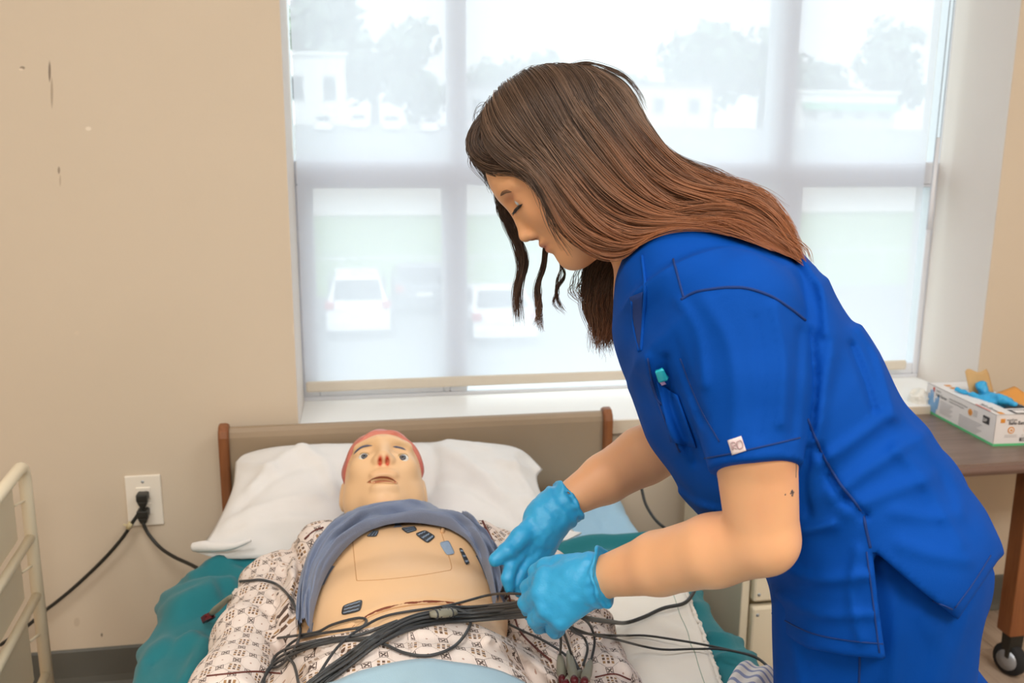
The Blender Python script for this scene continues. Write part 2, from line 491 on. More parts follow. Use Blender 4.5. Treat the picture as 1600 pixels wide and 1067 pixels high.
# --- plastered window returns, cooler than the wall paint
M_return = simple('return_plaster', (222, 213, 205), .6, var=.02, nscale=4, bmp=.05)
struct(MB().box((WX1-.0015, .0015, WZ0), (WX1+.002, .258, WZ1)).build('trim_3', M_return)); struct(MB().box((WX0-.002, .0015, WZ0), (WX0+.0015, .258, WZ1)).build('trim_4', M_return))
# --- window
win = bpy.data.objects.new('window_1', None); COL.objects.link(win); win.location = (.75, .30, WZ0); struct(win)
FY = .272
def X(px, py): return PY(px, py, FY)[0]
def Zp(px, py): return PY(px, py, FY)[2]
zt1, zt0 = Zp(600, 250.5), Zp(600, 289)          # transom
mx0, mx1 = X(699, 120), X(728, 120); nx0, nx1 = X(1209, 120), X(1243, 120)
zb = WZ0+.010
fb = MB()
fb.box((WX0, FY-.012, WZ0), (WX1, FY+.05, zb)); fb.box((WX0, FY-.012, WZ1-.05), (WX1, FY+.05, WZ1))
fb.box((WX0, FY-.012, zb), (WX0+.002, FY+.05, WZ1-.05)); fb.box((WX1-.002, FY-.012, zb), (WX1, FY+.05, WZ1-.05))
bevel_mod(fb.build('outer_frame', M_frame, win), .004)
for a, b_ in ((mx0, mx1), (nx0, nx1)):
    bevel_mod(MB().box((a, FY-.012, zb), (b_, FY+.05, WZ1-.05)).build('mullion', M_frame, win), .004)
bays = [(WX0+.002, mx0), (mx1, nx0), (nx1, WX1-.002)]
M_glass = bpy.data.materials.new('window_glass'); M_glass.use_nodes = True
_nt = M_glass.node_tree; _nt.nodes.remove(_nt.nodes['Principled BSDF'])
_t = _nt.nodes.new('ShaderNodeBsdfTransparent'); _g = _nt.nodes.new('ShaderNodeBsdfGlossy'); _g.inputs['Roughness'].default_value = .02
_t.inputs[0].default_value = (.93, .96, .95, 1)
_m = _nt.nodes.new('ShaderNodeMixShader'); _m.inputs[0].default_value = .05
_nt.links.new(_t.outputs[0], _m.inputs[1]); _nt.links.new(_g.outputs[0], _m.inputs[2]); _nt.links.new(_m.outputs[0], _nt.nodes['Material Output'].inputs[0])
for k, (a, b_) in enumerate(bays):
    bevel_mod(MB().box((a, FY-.011, zt0), (b_, FY+.045, zt1)).build('transom', M_frame, win), .004)
    MB().box((a, FY-.008, zt1), (b_, FY-.004, WZ1-.05)).build('pane', M_glass, win)
    t = .042 if k != 1 else .004
    if k != 1:
        s = MB(); y0, y1 = FY-.010, FY+.035
        s.box((a, y0, zb), (a+t, y1, zt0)); s.box((b_-t*.4, y0, zb), (b_, y1, zt0)); s.box((a+t, y0, zb), (b_-t*.4, y1, zb+t*.8)); s.box((a+t, y0, zt0-.008), (b_-t*.4, y1, zt0))
        sash = bevel_mod(s.build('sash', M_frame, win), .003)
    MB().box((a, FY-.008, zb), (b_, FY-.004, zt0)).build('pane', M_glass, win)

# --- roller shade of pale screen cloth
M_shade = bpy.data.materials.new('screen_cloth'); M_shade.use_nodes = True
nt = M_shade.node_tree; N.nt = nt; nt.nodes.remove(nt.nodes['Principled BSDF'])
v = coords(nt, 'Object', (1, 1, 1))
nz1 = noise(nt, coords(nt, 'Object', (520, 1, 9)), 1.0, 2); nz2 = noise(nt, coords(nt, 'Object', (9, 1, 520)), 1.0, 2)
thr = N(nz1)*.6+N(nz2)*.4
df = nt.nodes.new('ShaderNodeBsdfDiffuse'); tl = nt.nodes.new('ShaderNodeBsdfTranslucent'); tr = nt.nodes.new('ShaderNodeBsdfTransparent')
cc = mixc(nt, thr, lin(226, 231, 242), lin(240, 245, 253))
nt.links.new(cc, df.inputs[0]); nt.links.new(cc, tl.inputs[0])
m1 = nt.nodes.new('ShaderNodeMixShader'); m1.inputs[0].default_value = .60
nt.links.new(df.outputs[0], m1.inputs[1]); nt.links.new(tl.outputs[0], m1.inputs[2])
m2 = nt.nodes.new('ShaderNodeMixShader'); nt.links.new((thr.soft(.2, .8)*.06+.095).v, m2.inputs[0])
nt.links.new(m1.outputs[0], m2.inputs[1]); nt.links.new(tr.outputs[0], m2.inputs[2]); nt.links.new(m2.outputs[0], nt.nodes['Material Output'].inputs[0])
SY = .232
shade = thing('roller_shade', 'pale translucent roller shade drawn down over the wide window', 'window shade', (.75, SY, .66))
sx0, sx1 = PY(478, 600, SY)[0], PY(1416, 560, SY)[0]
sz0 = PY(730, 603, SY)[2]
g = np.zeros((60, 40, 3)); uu, vv = np.meshgrid(np.linspace(0, 1, 60), np.linspace(0, 1, 40), indexing='ij')
g[..., 0] = sx0+(sx1-sx0)*uu; g[..., 1] = SY+.002*np.sin(uu*9)*(1-vv); g[..., 2] = sz0+.01+(2.40-sz0)*vv
grid_obj('screen_cloth', g, M_shade, shade)
M_hem = simple('hem_cloth', (214, 205, 190), .6, var=.03, bmp=.1, bscale=400)
hb = MB().box((sx0, SY-.007, sz0-.0005), (sx1, SY+.007, sz0+.028)).build('hem_bar', M_hem, shade); bevel_mod(hb, .006, 3)
MB().tube([(sx0-.01, SY+.03, 2.385), (sx1+.02, SY+.03, 2.385)], .022, 16).build('roller', M_white, shade, smooth=True)
M_chain = simple('bead_chain_metal', (170, 176, 184), .35, .6, var=.05)
c0 = PY(1488, 0, SY-.03); c1 = PY(1452, 352, SY-.03)
ch = MB()
for dx in (-.006, .006):
    for k in range(150):
        z = c1[2]+.006*k
        if z > 2.38: break
        ch.lathe([(.0005, -.0022), (.0022, -.001), (.0022, .001), (.0005, .0022)], (c1[0]+dx, SY-.03, z), (0, 0, 1), 6)
    ch.tube([(c1[0]+dx, SY-.03, c1[2]), (c1[0]+dx, SY-.03, 2.38)], .0007, 5)
ch.build('bead_chain', M_chain, shade, smooth=True)
pl = MB().tube([(c1[0], SY-.03, c1[2]-.012), (c1[0], SY-.03, c1[2]+.05), (c1[0], SY-.03, c1[2]+.24)], [.0075, .0075, .006], 10).build('chain_guide', M_frame, shade, smooth=True)

# --- wall outlet
M_plate = simple('outlet_plastic', (244, 236, 222), .35, var=.02)
M_plastic_dark = simple('socket_slot', (30, 28, 26), .5)
oc = PY(226, 781, 0)
outlet = thing('wall_outlet', 'cream duplex wall outlet with two black plugs, left of the bed', 'outlet', tuple(oc))
pw, ph = .040, .0625
o = MB().box((oc[0]-pw, -.006, oc[2]-ph), (oc[0]+pw, 0, oc[2]+ph)).build('cover_plate', M_plate, outlet); bevel_mod(o, .0045, 3)
for s in (1, -1):
    cz = oc[2]+s*.0195
    r = MB().box((oc[0]-.0165, -.009, cz-.0145), (oc[0]+.0165, -.004, cz+.0145)).build('receptacle', M_plate, outlet); bevel_mod(r, .006, 3)
    MB().box((oc[0]-.0075, -.0095, cz-.002), (oc[0]-.0055, -.0085, cz+.006)).box((oc[0]+.0055, -.0095, cz-.002), (oc[0]+.0075, -.0085, cz+.006)).build('slot', M_plastic_dark, r)
for s in (1, -1):
    MB().lathe([(.0001, -.0075), (.003, -.0072), (.0034, -.006)], (oc[0], 0, oc[2]+s*.047), (0, 1, 0), 10).build('screw', M_chain, outlet, smooth=True)
# ================================================================== outside, seen through the shade
GZ = -4.2
def gz(y):
    return GZ+np.clip((y-34)/70, 0, 1)**1.3*7.2
M_lawn = simple('lawn', (120, 150, 92), .9, var=.25, nscale=.6)
M_asph = simple('asphalt', (128, 130, 132), .9, var=.1, nscale=1.2)
M_asph2 = simple('pale_concrete', (196, 192, 186), .9, var=.1, nscale=.8)
def ground(name, y0, y1, m, n, dz=0.0):
    ys = np.linspace(y0, y1, n); xs = np.array([-60, 110.])
    G = np.stack([np.repeat(xs[:, None], n, 1), np.repeat(ys[None], 2, 0), np.repeat((gz(ys)+dz)[None], 2, 0)], -1)
    return struct(solid(grid_obj(name, G, m), .1, 1))
ground('parking_lot', .9, 31, M_asph, 2); ground('lawn', 31, 52, M_lawn, 8); ground('street', 52, 64, M_asph2, 8)
ground('far_lot', 64, 190, M_asph, 30)
M_car_w = simple('car_paint_white', (240, 240, 242), .3, var=.01, coat=.5)
M_car_d = simple('car_paint_grey', (92, 98, 108), .3, var=.02, coat=.5)
M_car_g = simple('car_glass', (45, 52, 62), .12, var=.02)
M_tail = simple('tail_light_red', (205, 40, 40), .3, var=.02)
M_tyre = simple('tyre_rubber', (32, 32, 34), .8)
def car(x, y, mat, label, suv=False, rot=0, group=None):
    """rear towards the building (-y); 4.6 m long"""
    z0 = float(gz(np.array(y)))
    t = thing('car', label, 'car', (x, y, z0), group)
    L, W = 4.6, 1.84; H = 1.75 if suv else 1.46
    if suv: prof = [(0, .35), (-.04, .6), (0, .95), (.12, 1.15), (.45, H-.05), (.7, H), (2.5, H), (3.2, 1.12), (4.45, .98), (4.6, .6), (4.55, .3)]
    else: prof = [(0, .35), (-.03, .6), (.03, .95), (.5, 1.02), (1.1, H-.04), (1.5, H), (2.4, H-.02), (3.3, 1.0), (4.5, .82), (4.6, .55), (4.55, .3)]
    b = MB(); n = len(prof)
    rows = []
    for sx, k in ((-1, .90), (-1, 1), (1, 1), (1, .90)):
        row = []
        for (yy, zz) in prof:
            tape = 1-.22*max(0, (zz-1.0))/.6
            row.append((x+sx*W/2*k*tape if abs(k) < 1 else x+sx*W/2*tape*.98, y+yy, z0+zz-(0 if k < 1 else .05)))
        rows.append(row)
    b.grid(np.array(rows)); 
    for r_ in (rows[0], rows[3]): b.add(r_, [list(range(n))])
    body = bevel_mod(b.build('body', mat, t, smooth=False), .05, 2, 25)
    wb = 1.3
    for sx in (-1, 1):
        for yy in (.85, 3.7):
            MB().lathe([(.2, -.1), (.33, -.1), (.34, -.06), (.34, .06), (.33, .1), (.2, .1)], (x+sx*(W/2-.1), y+yy, z0+.34), (1, 0, 0), 18).build('wheel', M_tyre, t, smooth=True)
        zl = .98 if suv else .84
        bevel_mod(MB().box((x+sx*.78-.13, y-.055, z0+zl-.1), (x+sx*.78+.13, y+.06, z0+zl+.12)).build('tail_light', M_tail, t), .03)
    if suv: q = [(-.68, .13, 1.12), (.68, .13, 1.12), (.6, .44, H-.12), (-.6, .44, H-.12)]
    else: q = [(-.72, .52, 1.03), (.72, .52, 1.03), (.6, 1.07, H-.08), (-.6, 1.07, H-.08)]
    nrm = unit(np.cross(np.subtract(q[1], q[0]), np.subtract(q[3], q[0])))
    MB().prism([np.array((x+a, y+c, z0+e))+nrm*.03 for a, c, e in q], -nrm*.06).build('rear_window', M_car_g, t)
    for sx in (-1, 1):
        MB().box((x+sx*W*.44-.015, y+.95, z0+1.06), (x+sx*W*.44+.015, y+2.9, z0+H-.16)).build('side_window', M_car_g, t)
    MB().box((x-.26, y-.06, z0+.62), (x+.26, y-.02, z0+.76)).build('number_plate', M_white, t)
    MB().box((x-W/2+.04, y-.1, z0+.3), (x+W/2-.04, y+.1, z0+.52)).build('bumper', mat, t)
    return t
def at_ground(px, py, y): return PY(px, py, y)
c = PY(560, 500, 23.5); car(c[0], 23.5, M_car_w, 'white SUV parked outside below the left lower window pane', True)
c = PY(790, 520, 22.0); car(c[0], 22.0, M_car_w, 'white saloon car with red tail lights outside the middle window pane')
c = PY(672, 520, 25.0); car(c[0], 27.0, M_car_d, 'dark grey car parked outside between the two white cars')
c = PY(1120, 520, 25.0); car(c[0], 25.0, M_car_d, 'grey car parked outside hidden behind the nurse')
far = [(505, 186, 96, 'white car in far lot, leftmost below the white building'), (560, 178, 98, 'white van in the far lot, second from left'), (612, 176, 97, 'white car in the far lot, third from left'),
       (672, 172, 96, 'white car in the far lot beside the first mullion'), (745, 172, 97, 'white car in the far lot right of the first mullion')]
for px, py, yy, lb in far:
    c = PY(px, py, yy); car(c[0], yy, M_car_w, lb, True, group=None)
# fence of thin posts beyond the lawn
M_rail = simple('fence_metal', (210, 212, 214), .5)
fe = thing('wire_fence', 'thin pale fence across the lawn outside', 'fence', (5, 32, GZ))
for k in range(16): MB().box((-10+k*2.4-.03, 32-.03, GZ), (-10+k*2.4+.03, 32.03, GZ+1.3)).build('post', M_rail, fe)
MB().box((-10, 31.98, GZ+1.22), (26, 32.02, GZ+1.28)).build('top_rail', M_rail, fe)
# buildings
M_bw = simple('stucco_white', (240, 238, 234), .8, var=.02, nscale=1)
M_bt = simple('stucco_tan', (214, 190, 160), .8, var=.03, nscale=1)
M_bg = simple('wall_grey', (170, 172, 176), .8, var=.03, nscale=1)
M_roof = simple('roof_dark', (110, 112, 118), .8, var=.06, nscale=1)
M_green = simple('awning_green', (60, 150, 100), .7)
def building(x0, x1, y, h, m, label, awning=None):
    z = float(gz(np.array(y)))-.3
    t = thing('building', label, 'building', ((x0+x1)/2, y, z))
    MB().box((x0, y, z), (x1, y+9, z+h)).build('walls', m, t)
    MB().box((x0-.3, y-.3, z+h), (x1+.3, y+9.3, z+h+.35)).build('roof', M_roof if m is not M_bw else M_bw, t)
    n = max(2, int((x1-x0)/3))
    for k in range(n):
        a = x0+(k+.5)*(x1-x0)/n
        f = MB().box((a-.7, y-.06, z+h*.35), (a+.7, y+.02, z+h*.72)).build('window', M_bg, t)
        MB().box((a-.6, y-.08, z+h*.38), (a+.6, y-.03, z+h*.69)).build('glazing', M_car_g, f)
    if awning: MB().prism([(x0, y-.1, z+h*.75), (x0, y-1.6, z+h*.55), (x0, y-.1, z+h*.55)], (x1-x0, 0, 0)).build('awning', awning, t)
    return t
def bx(px0, px1, y): return PY(px0, 170, y)[0], PY(px1, 170, y)[0]
a, b_ = bx(440, 541, 104); building(a, b_, 104, 7.5, M_bw, 'white flat-roofed building far outside, at the left edge of the window')
a, b_ = bx(728, 800, 112); building(a, b_, 112, 5, M_bg, 'pale grey building far outside just right of the first mullion')
a, b_ = bx(1000, 1112, 104); building(a, b_, 104, 5.0, M_bt, 'tan low building far outside right of the woman\'s head', None)
a, b_ = bx(1252, 1400, 108); building(a, b_, 108, 4.6, M_bw, 'white shop with a green awning far outside at the right', M_green)
# trees: trunk, branches and leafy crown built of many small leaf clumps
M_leaf = simple('leaf_green', (104, 128, 96), .85, var=.25, nscale=.8)
M_leaf2 = simple('leaf_dull', (120, 138, 122), .85, var=.25, nscale=.8)
M_bark = simple('bark', (96, 84, 72), .9, var=.2, nscale=5)
def tree(px, y, h, r, label, m, seed, group=None):
    rs = np.random.RandomState(seed); x = PY(px, 150, y)[0]; z = float(gz(np.array(y)))-.2
    t = thing('tree', label, 'tree', (x, y, z), group)
    tb = MB().tube([(x, y, z), (x+.1, y, z+h*.3), (x, y+.1, z+h*.7)], [.32*r/3, .24*r/3, .08], 8)
    for k in range(5):
        a = rs.rand()*6.28; tb.tube([(x, y, z+h*(.3+.08*k)), (x+math.cos(a)*r*.7, y+math.sin(a)*r*.7, z+h*(.5+.08*k))], [.1, .03], 6)
    tb.build('trunk', M_bark, t, smooth=True)
    n = 900; u = rs.randn(n, 3); u /= np.linalg.norm(u, axis=1)[:, None]
    lob = rs.randn(9, 3)*np.array([r*.42, r*.42, h*.13])+np.array([x, y, z+h*.64])
    c = lob[rs.randint(0, 9, n)]+u*(rs.rand(n, 1)**.4)*np.array([r*.52, r*.52, h*.24])
    s = r*.085*(1+rs.rand(n)); A = rs.randn(n, 3); A /= np.linalg.norm(A, axis=1)[:, None]; Bv = np.cross(A, u); 
    V = np.stack([c+A*s[:, None], c+Bv*s[:, None], c-A*s[:, None], c-Bv*s[:, None]], 1).reshape(-1, 3)
    o = mesh_obj('leaves', V, np.arange(4*n).reshape(-1, 4), m, t, False); o['kind'] = 'stuff'
    return t
for k, (px, y, h, r, lb, mm) in enumerate([
    (505, 118, 17, 7, 'tall hazy tree outside behind the white building', M_leaf2), (585, 112, 13, 6, 'hazy tree outside left of the first mullion', M_leaf2), (650, 122, 9, 5, 'lower hazy tree outside just left of the mullion', M_leaf),
    (775, 118, 10, 4, 'small tree outside just right of the first mullion', M_leaf2), (870, 124, 9.5, 6, 'hazy tree outside above the woman\'s crown', M_leaf2), (950, 124, 9.5, 6, 'hazy tree outside above the back of the woman\'s head', M_leaf),
    (1110, 96, 13.5, 6.5, 'large dark tree outside left of the second mullion', M_leaf), (1190, 100, 13, 6, 'large tree outside directly behind the second mullion', M_leaf2), (1290, 122, 11, 6, 'hazy tree outside above the green awning', M_leaf2), (1390, 116, 14, 6, 'tall hazy tree outside near the right end of window', M_leaf2)]):
    tree(px, y+(9 if y > 111 else 22), h+(0 if y > 111 else 1.5), r, lb, mm, 20+k)
# ================================================================== bed and bedding
M_panel_tan = simple('headboard_laminate', (158, 138, 114), .42, var=.03, nscale=14, bmp=.03)
def wood(name, a, b_, rough=.4):
    m, nt, b = new_mat(name); v = coords(nt, 'Object', (30, 30, 2.2)); n1 = noise(nt, v, 2.5, 5, .6, .5)
    nt.links.new(ramp(nt, n1, [(.3, lin(a)), (.7, lin(b_))]), b.inputs['Base Color']); b.inputs['Roughness'].default_value = rough
    bump(nt, b, n1, .05, .001); return m
M_wood = wood('brown_wood', (122, 72, 40), (150, 94, 54))
M_steel = simple('painted_steel', (150, 146, 138), .45, .3, var=.04)
HY = -.045
bed = thing('hospital_bed', 'hospital bed with tan headboard edged in brown wood, under the window sill', 'bed', (.15, -1.0, 0))
hx0, hx1 = PY(341, 700, HY-.03)[0], PY(957, 700, HY-.03)[0]; hz = PY(640, 657, HY-.015)[2]
hb = MB()
prof = [(HY+.012, .18), (HY-.02, .18), (HY-.02, hz-.022), (HY-.017, hz-.010), (HY-.010, hz-.002), (HY-.002, hz), (HY+.006, hz-.002), (HY+.012, hz-.012)]
hb.prism([(hx0+.02, y, z) for y, z in prof], (hx1-hx0-.04, 0, 0)); headb = bevel_mod(hb.build('headboard', M_panel_tan, bed), .003, 2, 50)
for k, x0 in enumerate((hx0, hx1-.0235)):
    t = MB(); pr = [(HY+.014, .02), (HY-.034, .02), (HY-.034, hz-.018), (HY-.029, hz-.003), (HY-.018, hz+.008), (HY-.004, hz+.010), (HY+.008, hz+.005), (HY+.014, hz-.008)]
    t.prism([(x0, y, z) for y, z in pr], (.0235, 0, 0)); bevel_mod(t.build('side_trim', M_wood, bed, smooth=False), .006, 3, 50)
MB().box((-.27, -2.02, .20), (.57, -.08, .24)).build('deck', M_steel, bed)
for x in (-.25, .52):
    MB().box((x, -2.03, .12), (x+.04, -.07, .2)).build('side_rail', M_steel, bed)
    for y in (-1.9, -.25): MB().tube([(x+.02, y, .12), (x+.02, y, 0)], .022, 12).build('leg', M_steel, bed, smooth=True)
M_mat = simple('mattress_ticking', (120, 150, 175), .8, var=.04)
mt = MB().box((-.30, -2.02, .242), (.60, -.085, .462)).build('mattress', M_mat); bevel_mod(mt, .04, 4)
tag(mt, 'thick foam mattress lying on the hospital bed, under the sheets', 'mattress')

def cloth_mat(name, rgb, weave=900, var=.05, rough=.85, bmp=.25, sheen=.15):
    m, nt, b = new_mat(name); v = coords(nt, 'Object'); c = lin(rgb)
    n1 = noise(nt, v, 14, 4); n2 = noise(nt, v, weave, 1)
    nt.links.new(mixc(nt, n1, tuple(x*(1-var) for x in c[:3])+(1,), tuple(min(1, x*(1+var)) for x in c[:3])+(1,)), b.inputs['Base Color'])
    b.inputs['Roughness'].default_value = rough; b.inputs['Sheen Weight'].default_value = sheen; b.inputs['Specular IOR Level'].default_value = .25
    n3 = noise(nt, v, 45, 3); bump(nt, b, N(n2)*.3+N(n3)*.7, bmp, .0025); return m
M_teal = cloth_mat('teal_cotton', (34, 118, 128))
M_blue_sheet = cloth_mat('light_blue_sheet', (160, 200, 226), bmp=.12)
M_pad = cloth_mat('white_pad_cloth', (236, 230, 220), weave=500, bmp=.3)
M_pillow = cloth_mat('white_pillowcase', (230, 228, 226), bmp=.2)

def drape(name, m, xl, xr, y0f, y1, ztop, drop, folds, nx=150, ny=150, wav=.006, parent=None, out=.015, seed=0, thick=.003):
    """sheet over the mattress: runs up the left side, across the top and down the right side"""
    W = xr-xl; tot = W+2*drop; R = .045
    u = np.linspace(-drop, W+drop, nx); v = np.linspace(0, 1, ny)
    U, V = np.meshgrid(u, v, indexing='ij')
    y0 = y0f(U/W); Y = y0+(y1-y0)*V
    Xx = np.where(U < 0, xl-out*np.clip(-U/.1, 0, 1), np.where(U > W, xr+out*np.clip((U-W)/.1, 0, 1), xl+U))
    if seed == 4: Xx = Xx-np.clip(.25-U/W, 0, .25)*4*(.012+.028*np.clip(V*2.2, 0, 1))
    e = np.minimum(np.clip(U, 0, None), np.clip(W-U, 0, None))
    Zt = ztop-.5*np.clip(R-e, 0, None)**2/R
    Zz = np.where(U < 0, ztop-.022+U, np.where(U > W, ztop-.022-(U-W), Zt))
    G = np.stack([Xx, Y, Zz], -1); p = G.reshape(-1, 3)
    n = np.zeros_like(p); side = ((U < 0)*-1.0+(U > W)*1.0).ravel(); n[:, 0] = side; n[:, 2] = 1-np.abs(side)*.7
    px, py, _ = proj(p)
    h = strokes(px, py, folds)*(1.7 if seed == 4 else 1.0)+wav*(vnoise(p*np.array([1, 1, .6])+seed, 7)*.6+vnoise(p+seed, 17)*.3)
    h += np.abs(side)*.007*np.sin(p[:, 1]*17+3*np.sin(p[:, 1]*7+seed))
    p = p+n*np.maximum(h, -.004)[:, None]
    o = grid_obj(name, p.reshape(G.shape), m, parent); return solid(o, thick, 1)

blue = drape('fitted_sheet', M_blue_sheet, -.312, .612, lambda t: -.082+0*t, -1.9, .4655, .14,
      [([(1003, 758), (985, 800), (962, 838)], 4, .004), ([(965, 770), (948, 812), (935, 840)], 5, .004), ([(900, 755), (925, 790), (955, 845)], 5, .003),
       ([(1020, 775), (1012, 835)], 4, .005), ([(860, 765), (905, 800)], 6, .003)], wav=.004, out=.006, thick=.002)
tag(blue, 'pale blue fitted sheet showing beside and below the pillow', 'sheet')
def teal_top(t): return -.385-.012*np.sin(t*9+.6)-.03*np.clip(t-.6, 0, 1)
teal = drape('draw_sheet', M_teal, -.335, .628, teal_top, -2.0, .4735, .22,
      [([(306, 878), (345, 882), (400, 880), (440, 892)], 7, .016), ([(300, 905), (340, 890), (400, 905)], 8, .010),
       ([(250, 945), (300, 925), (360, 915)], 10, .012), ([(215, 1000), (250, 965), (330, 935)], 12, .016), ([(240, 1040), (290, 985), (330, 960)], 9, -.008),
       ([(200, 1060), (260, 1010), (300, 1000)], 14, .012), ([(290, 1067), (320, 1010)], 10, .008),
       ([(860, 872), (940, 852), (1035, 842)], 7, .012), ([(900, 880), (1000, 862)], 6, .006),
       ([(1085, 950), (1140, 960), (1190, 1010)], 8, .007), ([(1110, 1000), (1160, 1010), (1200, 1050)], 7, .008), ([(1090, 925), (1120, 925), (1150, 960)], 8, .010),
       ([(1125, 1035), (1170, 1030), (1200, 1062)], 7, .007)], nx=220, ny=220, wav=.010, out=.03, seed=4)
tag(teal, 'teal cotton draw sheet spread across the bed under the manikin', 'sheet')

# white quilted pad lying on the teal sheet, overlocked edge with a thin green stitch
def patch(c4, n=60, m=60, f=None):
    """bilinear patch through 4 corners (a,b,c,d in order) with a height function"""
    a, b_, c, d = [np.asarray(x, dtype=float) for x in c4]
    S, T = np.meshgrid(np.linspace(0, 1, n), np.linspace(0, 1, m), indexing='ij'); S = S[..., None]; T = T[..., None]
    return (a*(1-S)+b_*S)*(1-T)+(d*(1-S)+c*S)*T
zp = .4845
pc = [PZ(372, 925, zp), PZ(1062, 912, zp), PZ(1128, 1090, zp), PZ(305, 1090, zp)]
e0 = pc[3]-pc[0]; e1 = pc[2]-pc[1]; pc[3] = pc[0]+e0/np.linalg.norm(e0)*.62; pc[2] = pc[1]+e1/np.linalg.norm(e1)*.62
G = patch(pc, 110, 90); q = G.reshape(-1, 3).copy()
q[:, 2] += .002+.004*np.abs(vnoise(q, 9))+.003*vnoise(q+9, 20); px, py, _ = proj(q)
q[:, 2] += strokes(px, py, [([(975, 1000), (1020, 1010), (1090, 1030)], 9, .005), ([(1000, 960), (1040, 985), (1080, 1000)], 9, .004), ([(960, 1045), (1010, 1040)], 9, .004)])
G = q.reshape(G.shape)
pad = thing('underpad', 'white washable underpad with an overlocked edge, on the teal sheet', 'bed pad', tuple(G.mean((0, 1))))
solid(grid_obj('pad', G, M_pad, pad), .006, 1)
eb = MB(); edge = resample(G[-1, :, :], 160)
rs = np.random.RandomState(1)
fr = edge+np.array([.004, 0, .002])+rs.randn(160, 3)*.0012
eb.tube(fr, .0042, 7); eb.tube(resample(G[0], 120)+np.array([-.003, 0, .002])+rs.randn(120, 3)*.001, .004, 7)
eb.tube(resample(G[:, 0], 120)+np.array([0, .003, .002])+rs.randn(120, 3)*.001, .004, 7); eb.build('overlocked_edge', M_pad, pad, smooth=True)
M_thread = simple('green_thread', (150, 170, 152), .8)
MB().tube(resample(G[-4, :, :], 90)+np.array([0, 0, .0062]), .0006, 5).build('stitch_line', M_thread, pad, smooth=True)

# pillow
def on_plane(px, py, A, n):
    d = ray(px, py); return CP+d*(((A-CP)@n)/(d@n))
pA = np.array([0, -.125, .60]); pB = np.array([0, -.41, .492]); pn = unit(np.cross((1, 0, 0), pA-pB))
def edge_pts(L, n=40): return resample(np.array([on_plane(x, y, pA, pn) for x, y in spline(L, 6)]), n)
nU, nV = 72, 48
eT = edge_pts([(368, 722), (385, 708), (440, 697), (530, 693), (600, 692), (690, 691), (770, 693), (815, 703), (848, 733)], nU)
eB = edge_pts([(303, 862), (345, 872), (430, 872), (600, 868), (760, 866), (860, 852), (906, 836)], nU)
eL = edge_pts([(368, 722), (364, 760), (348, 800), (325, 840), (303, 862)], nV); eR = edge_pts([(848, 733), (839, 748), (850, 780), (875, 812), (906, 836)], nV)
S, T = np.meshgrid(np.linspace(0, 1, nU), np.linspace(0, 1, nV), indexing='ij'); S_, T_ = S[..., None], T[..., None]
Cn = eT[:, None]*(1-T_)+eB[:, None]*T_+eL[None]*(1-S_)+eR[None]*S_-((eT[0]*(1-S_)+eT[-1]*S_)*(1-T_)+(eB[0]*(1-S_)+eB[-1]*S_)*T_)
bul = (1-np.abs(2*S-1)**4.0)*(1-np.abs(2*T-1)**3.0)
q = Cn.reshape(-1, 3); px, py, _ = proj(q)
dent = np.exp(-((px-600)/85)**2-((py-770)/70)**2)*.055
wr = strokes(px, py, [([(372, 726), (400, 745), (430, 760)], 6, .006), ([(395, 780), (440, 740), (480, 720)], 8, .006), ([(375, 810), (430, 770), (500, 745)], 8, -.004), ([(350, 830), (420, 815), (500, 800)], 8, .005),
                      ([(470, 720), (510, 750), (525, 790)], 9, .006), ([(360, 850), (420, 838), (500, 835)], 7, .004), ([(690, 720), (740, 760), (780, 800)], 9, .006), ([(670, 770), (720, 780), (800, 830)], 8, -.004), ([(820, 705), (800, 740), (830, 790)], 8, .006),
                      ([(845, 735), (810, 750), (780, 745)], 6, .005), ([(700, 700), (760, 720)], 8, .004), ([(900, 832), (860, 815), (820, 800)], 8, .006), ([(665, 690), (680, 730), (675, 780)], 8, -.006)])
hgt = bul.ravel()*.058-dent*bul.ravel()+(wr*1.7+.004*vnoise(q, 18)+.002*vnoise(q, 40))*np.clip(bul.ravel()*3, 0, 1)
front = q+pn*hgt[:, None]; back = q-pn*(bul.ravel()*.05)[:, None]; back[:, 2] = np.maximum(back[:, 2], .474)
front = front.reshape(nU, nV, 3); back = back.reshape(nU, nV, 3)
pil = thing('pillow', 'white pillow under the manikin\'s head against the headboard', 'pillow', (.06, -.27, .474))
pb = MB(); pb.grid(front); pb.grid(back[::-1]); o = pb.build('pillowcase', M_pillow, pil, smooth=True)
bm = bmesh.new(); bm.from_mesh(o.data); bmesh.ops.remove_doubles(bm, verts=bm.verts, dist=.0006); bmesh.ops.recalc_face_normals(bm, faces=bm.faces); bm.to_mesh(o.data); bm.free()
# open end of the pillowcase, folded along the lower left edge
hem = MB().tube([on_plane(x, y, pA, pn)+pn*(.006+.0015*k) for k, (x, y) in enumerate(spline([(303, 858), (320, 862), (345, 868), (370, 871), (395, 868)], 6))], np.interp(np.arange(25), [0, 6, 14, 24], [.009, .011, .009, .003]), 12)
hem.build('pillowcase_hem', M_pillow, pil, smooth=True)
fl_ = [on_plane(x, y, pA, pn) for x, y in [(850, 850), (880, 832), (908, 836), (884, 848)]]
MB().prism([p+pn*.004 for p in fl_], pn*.004).build('case_flap', M_pillow, pil)
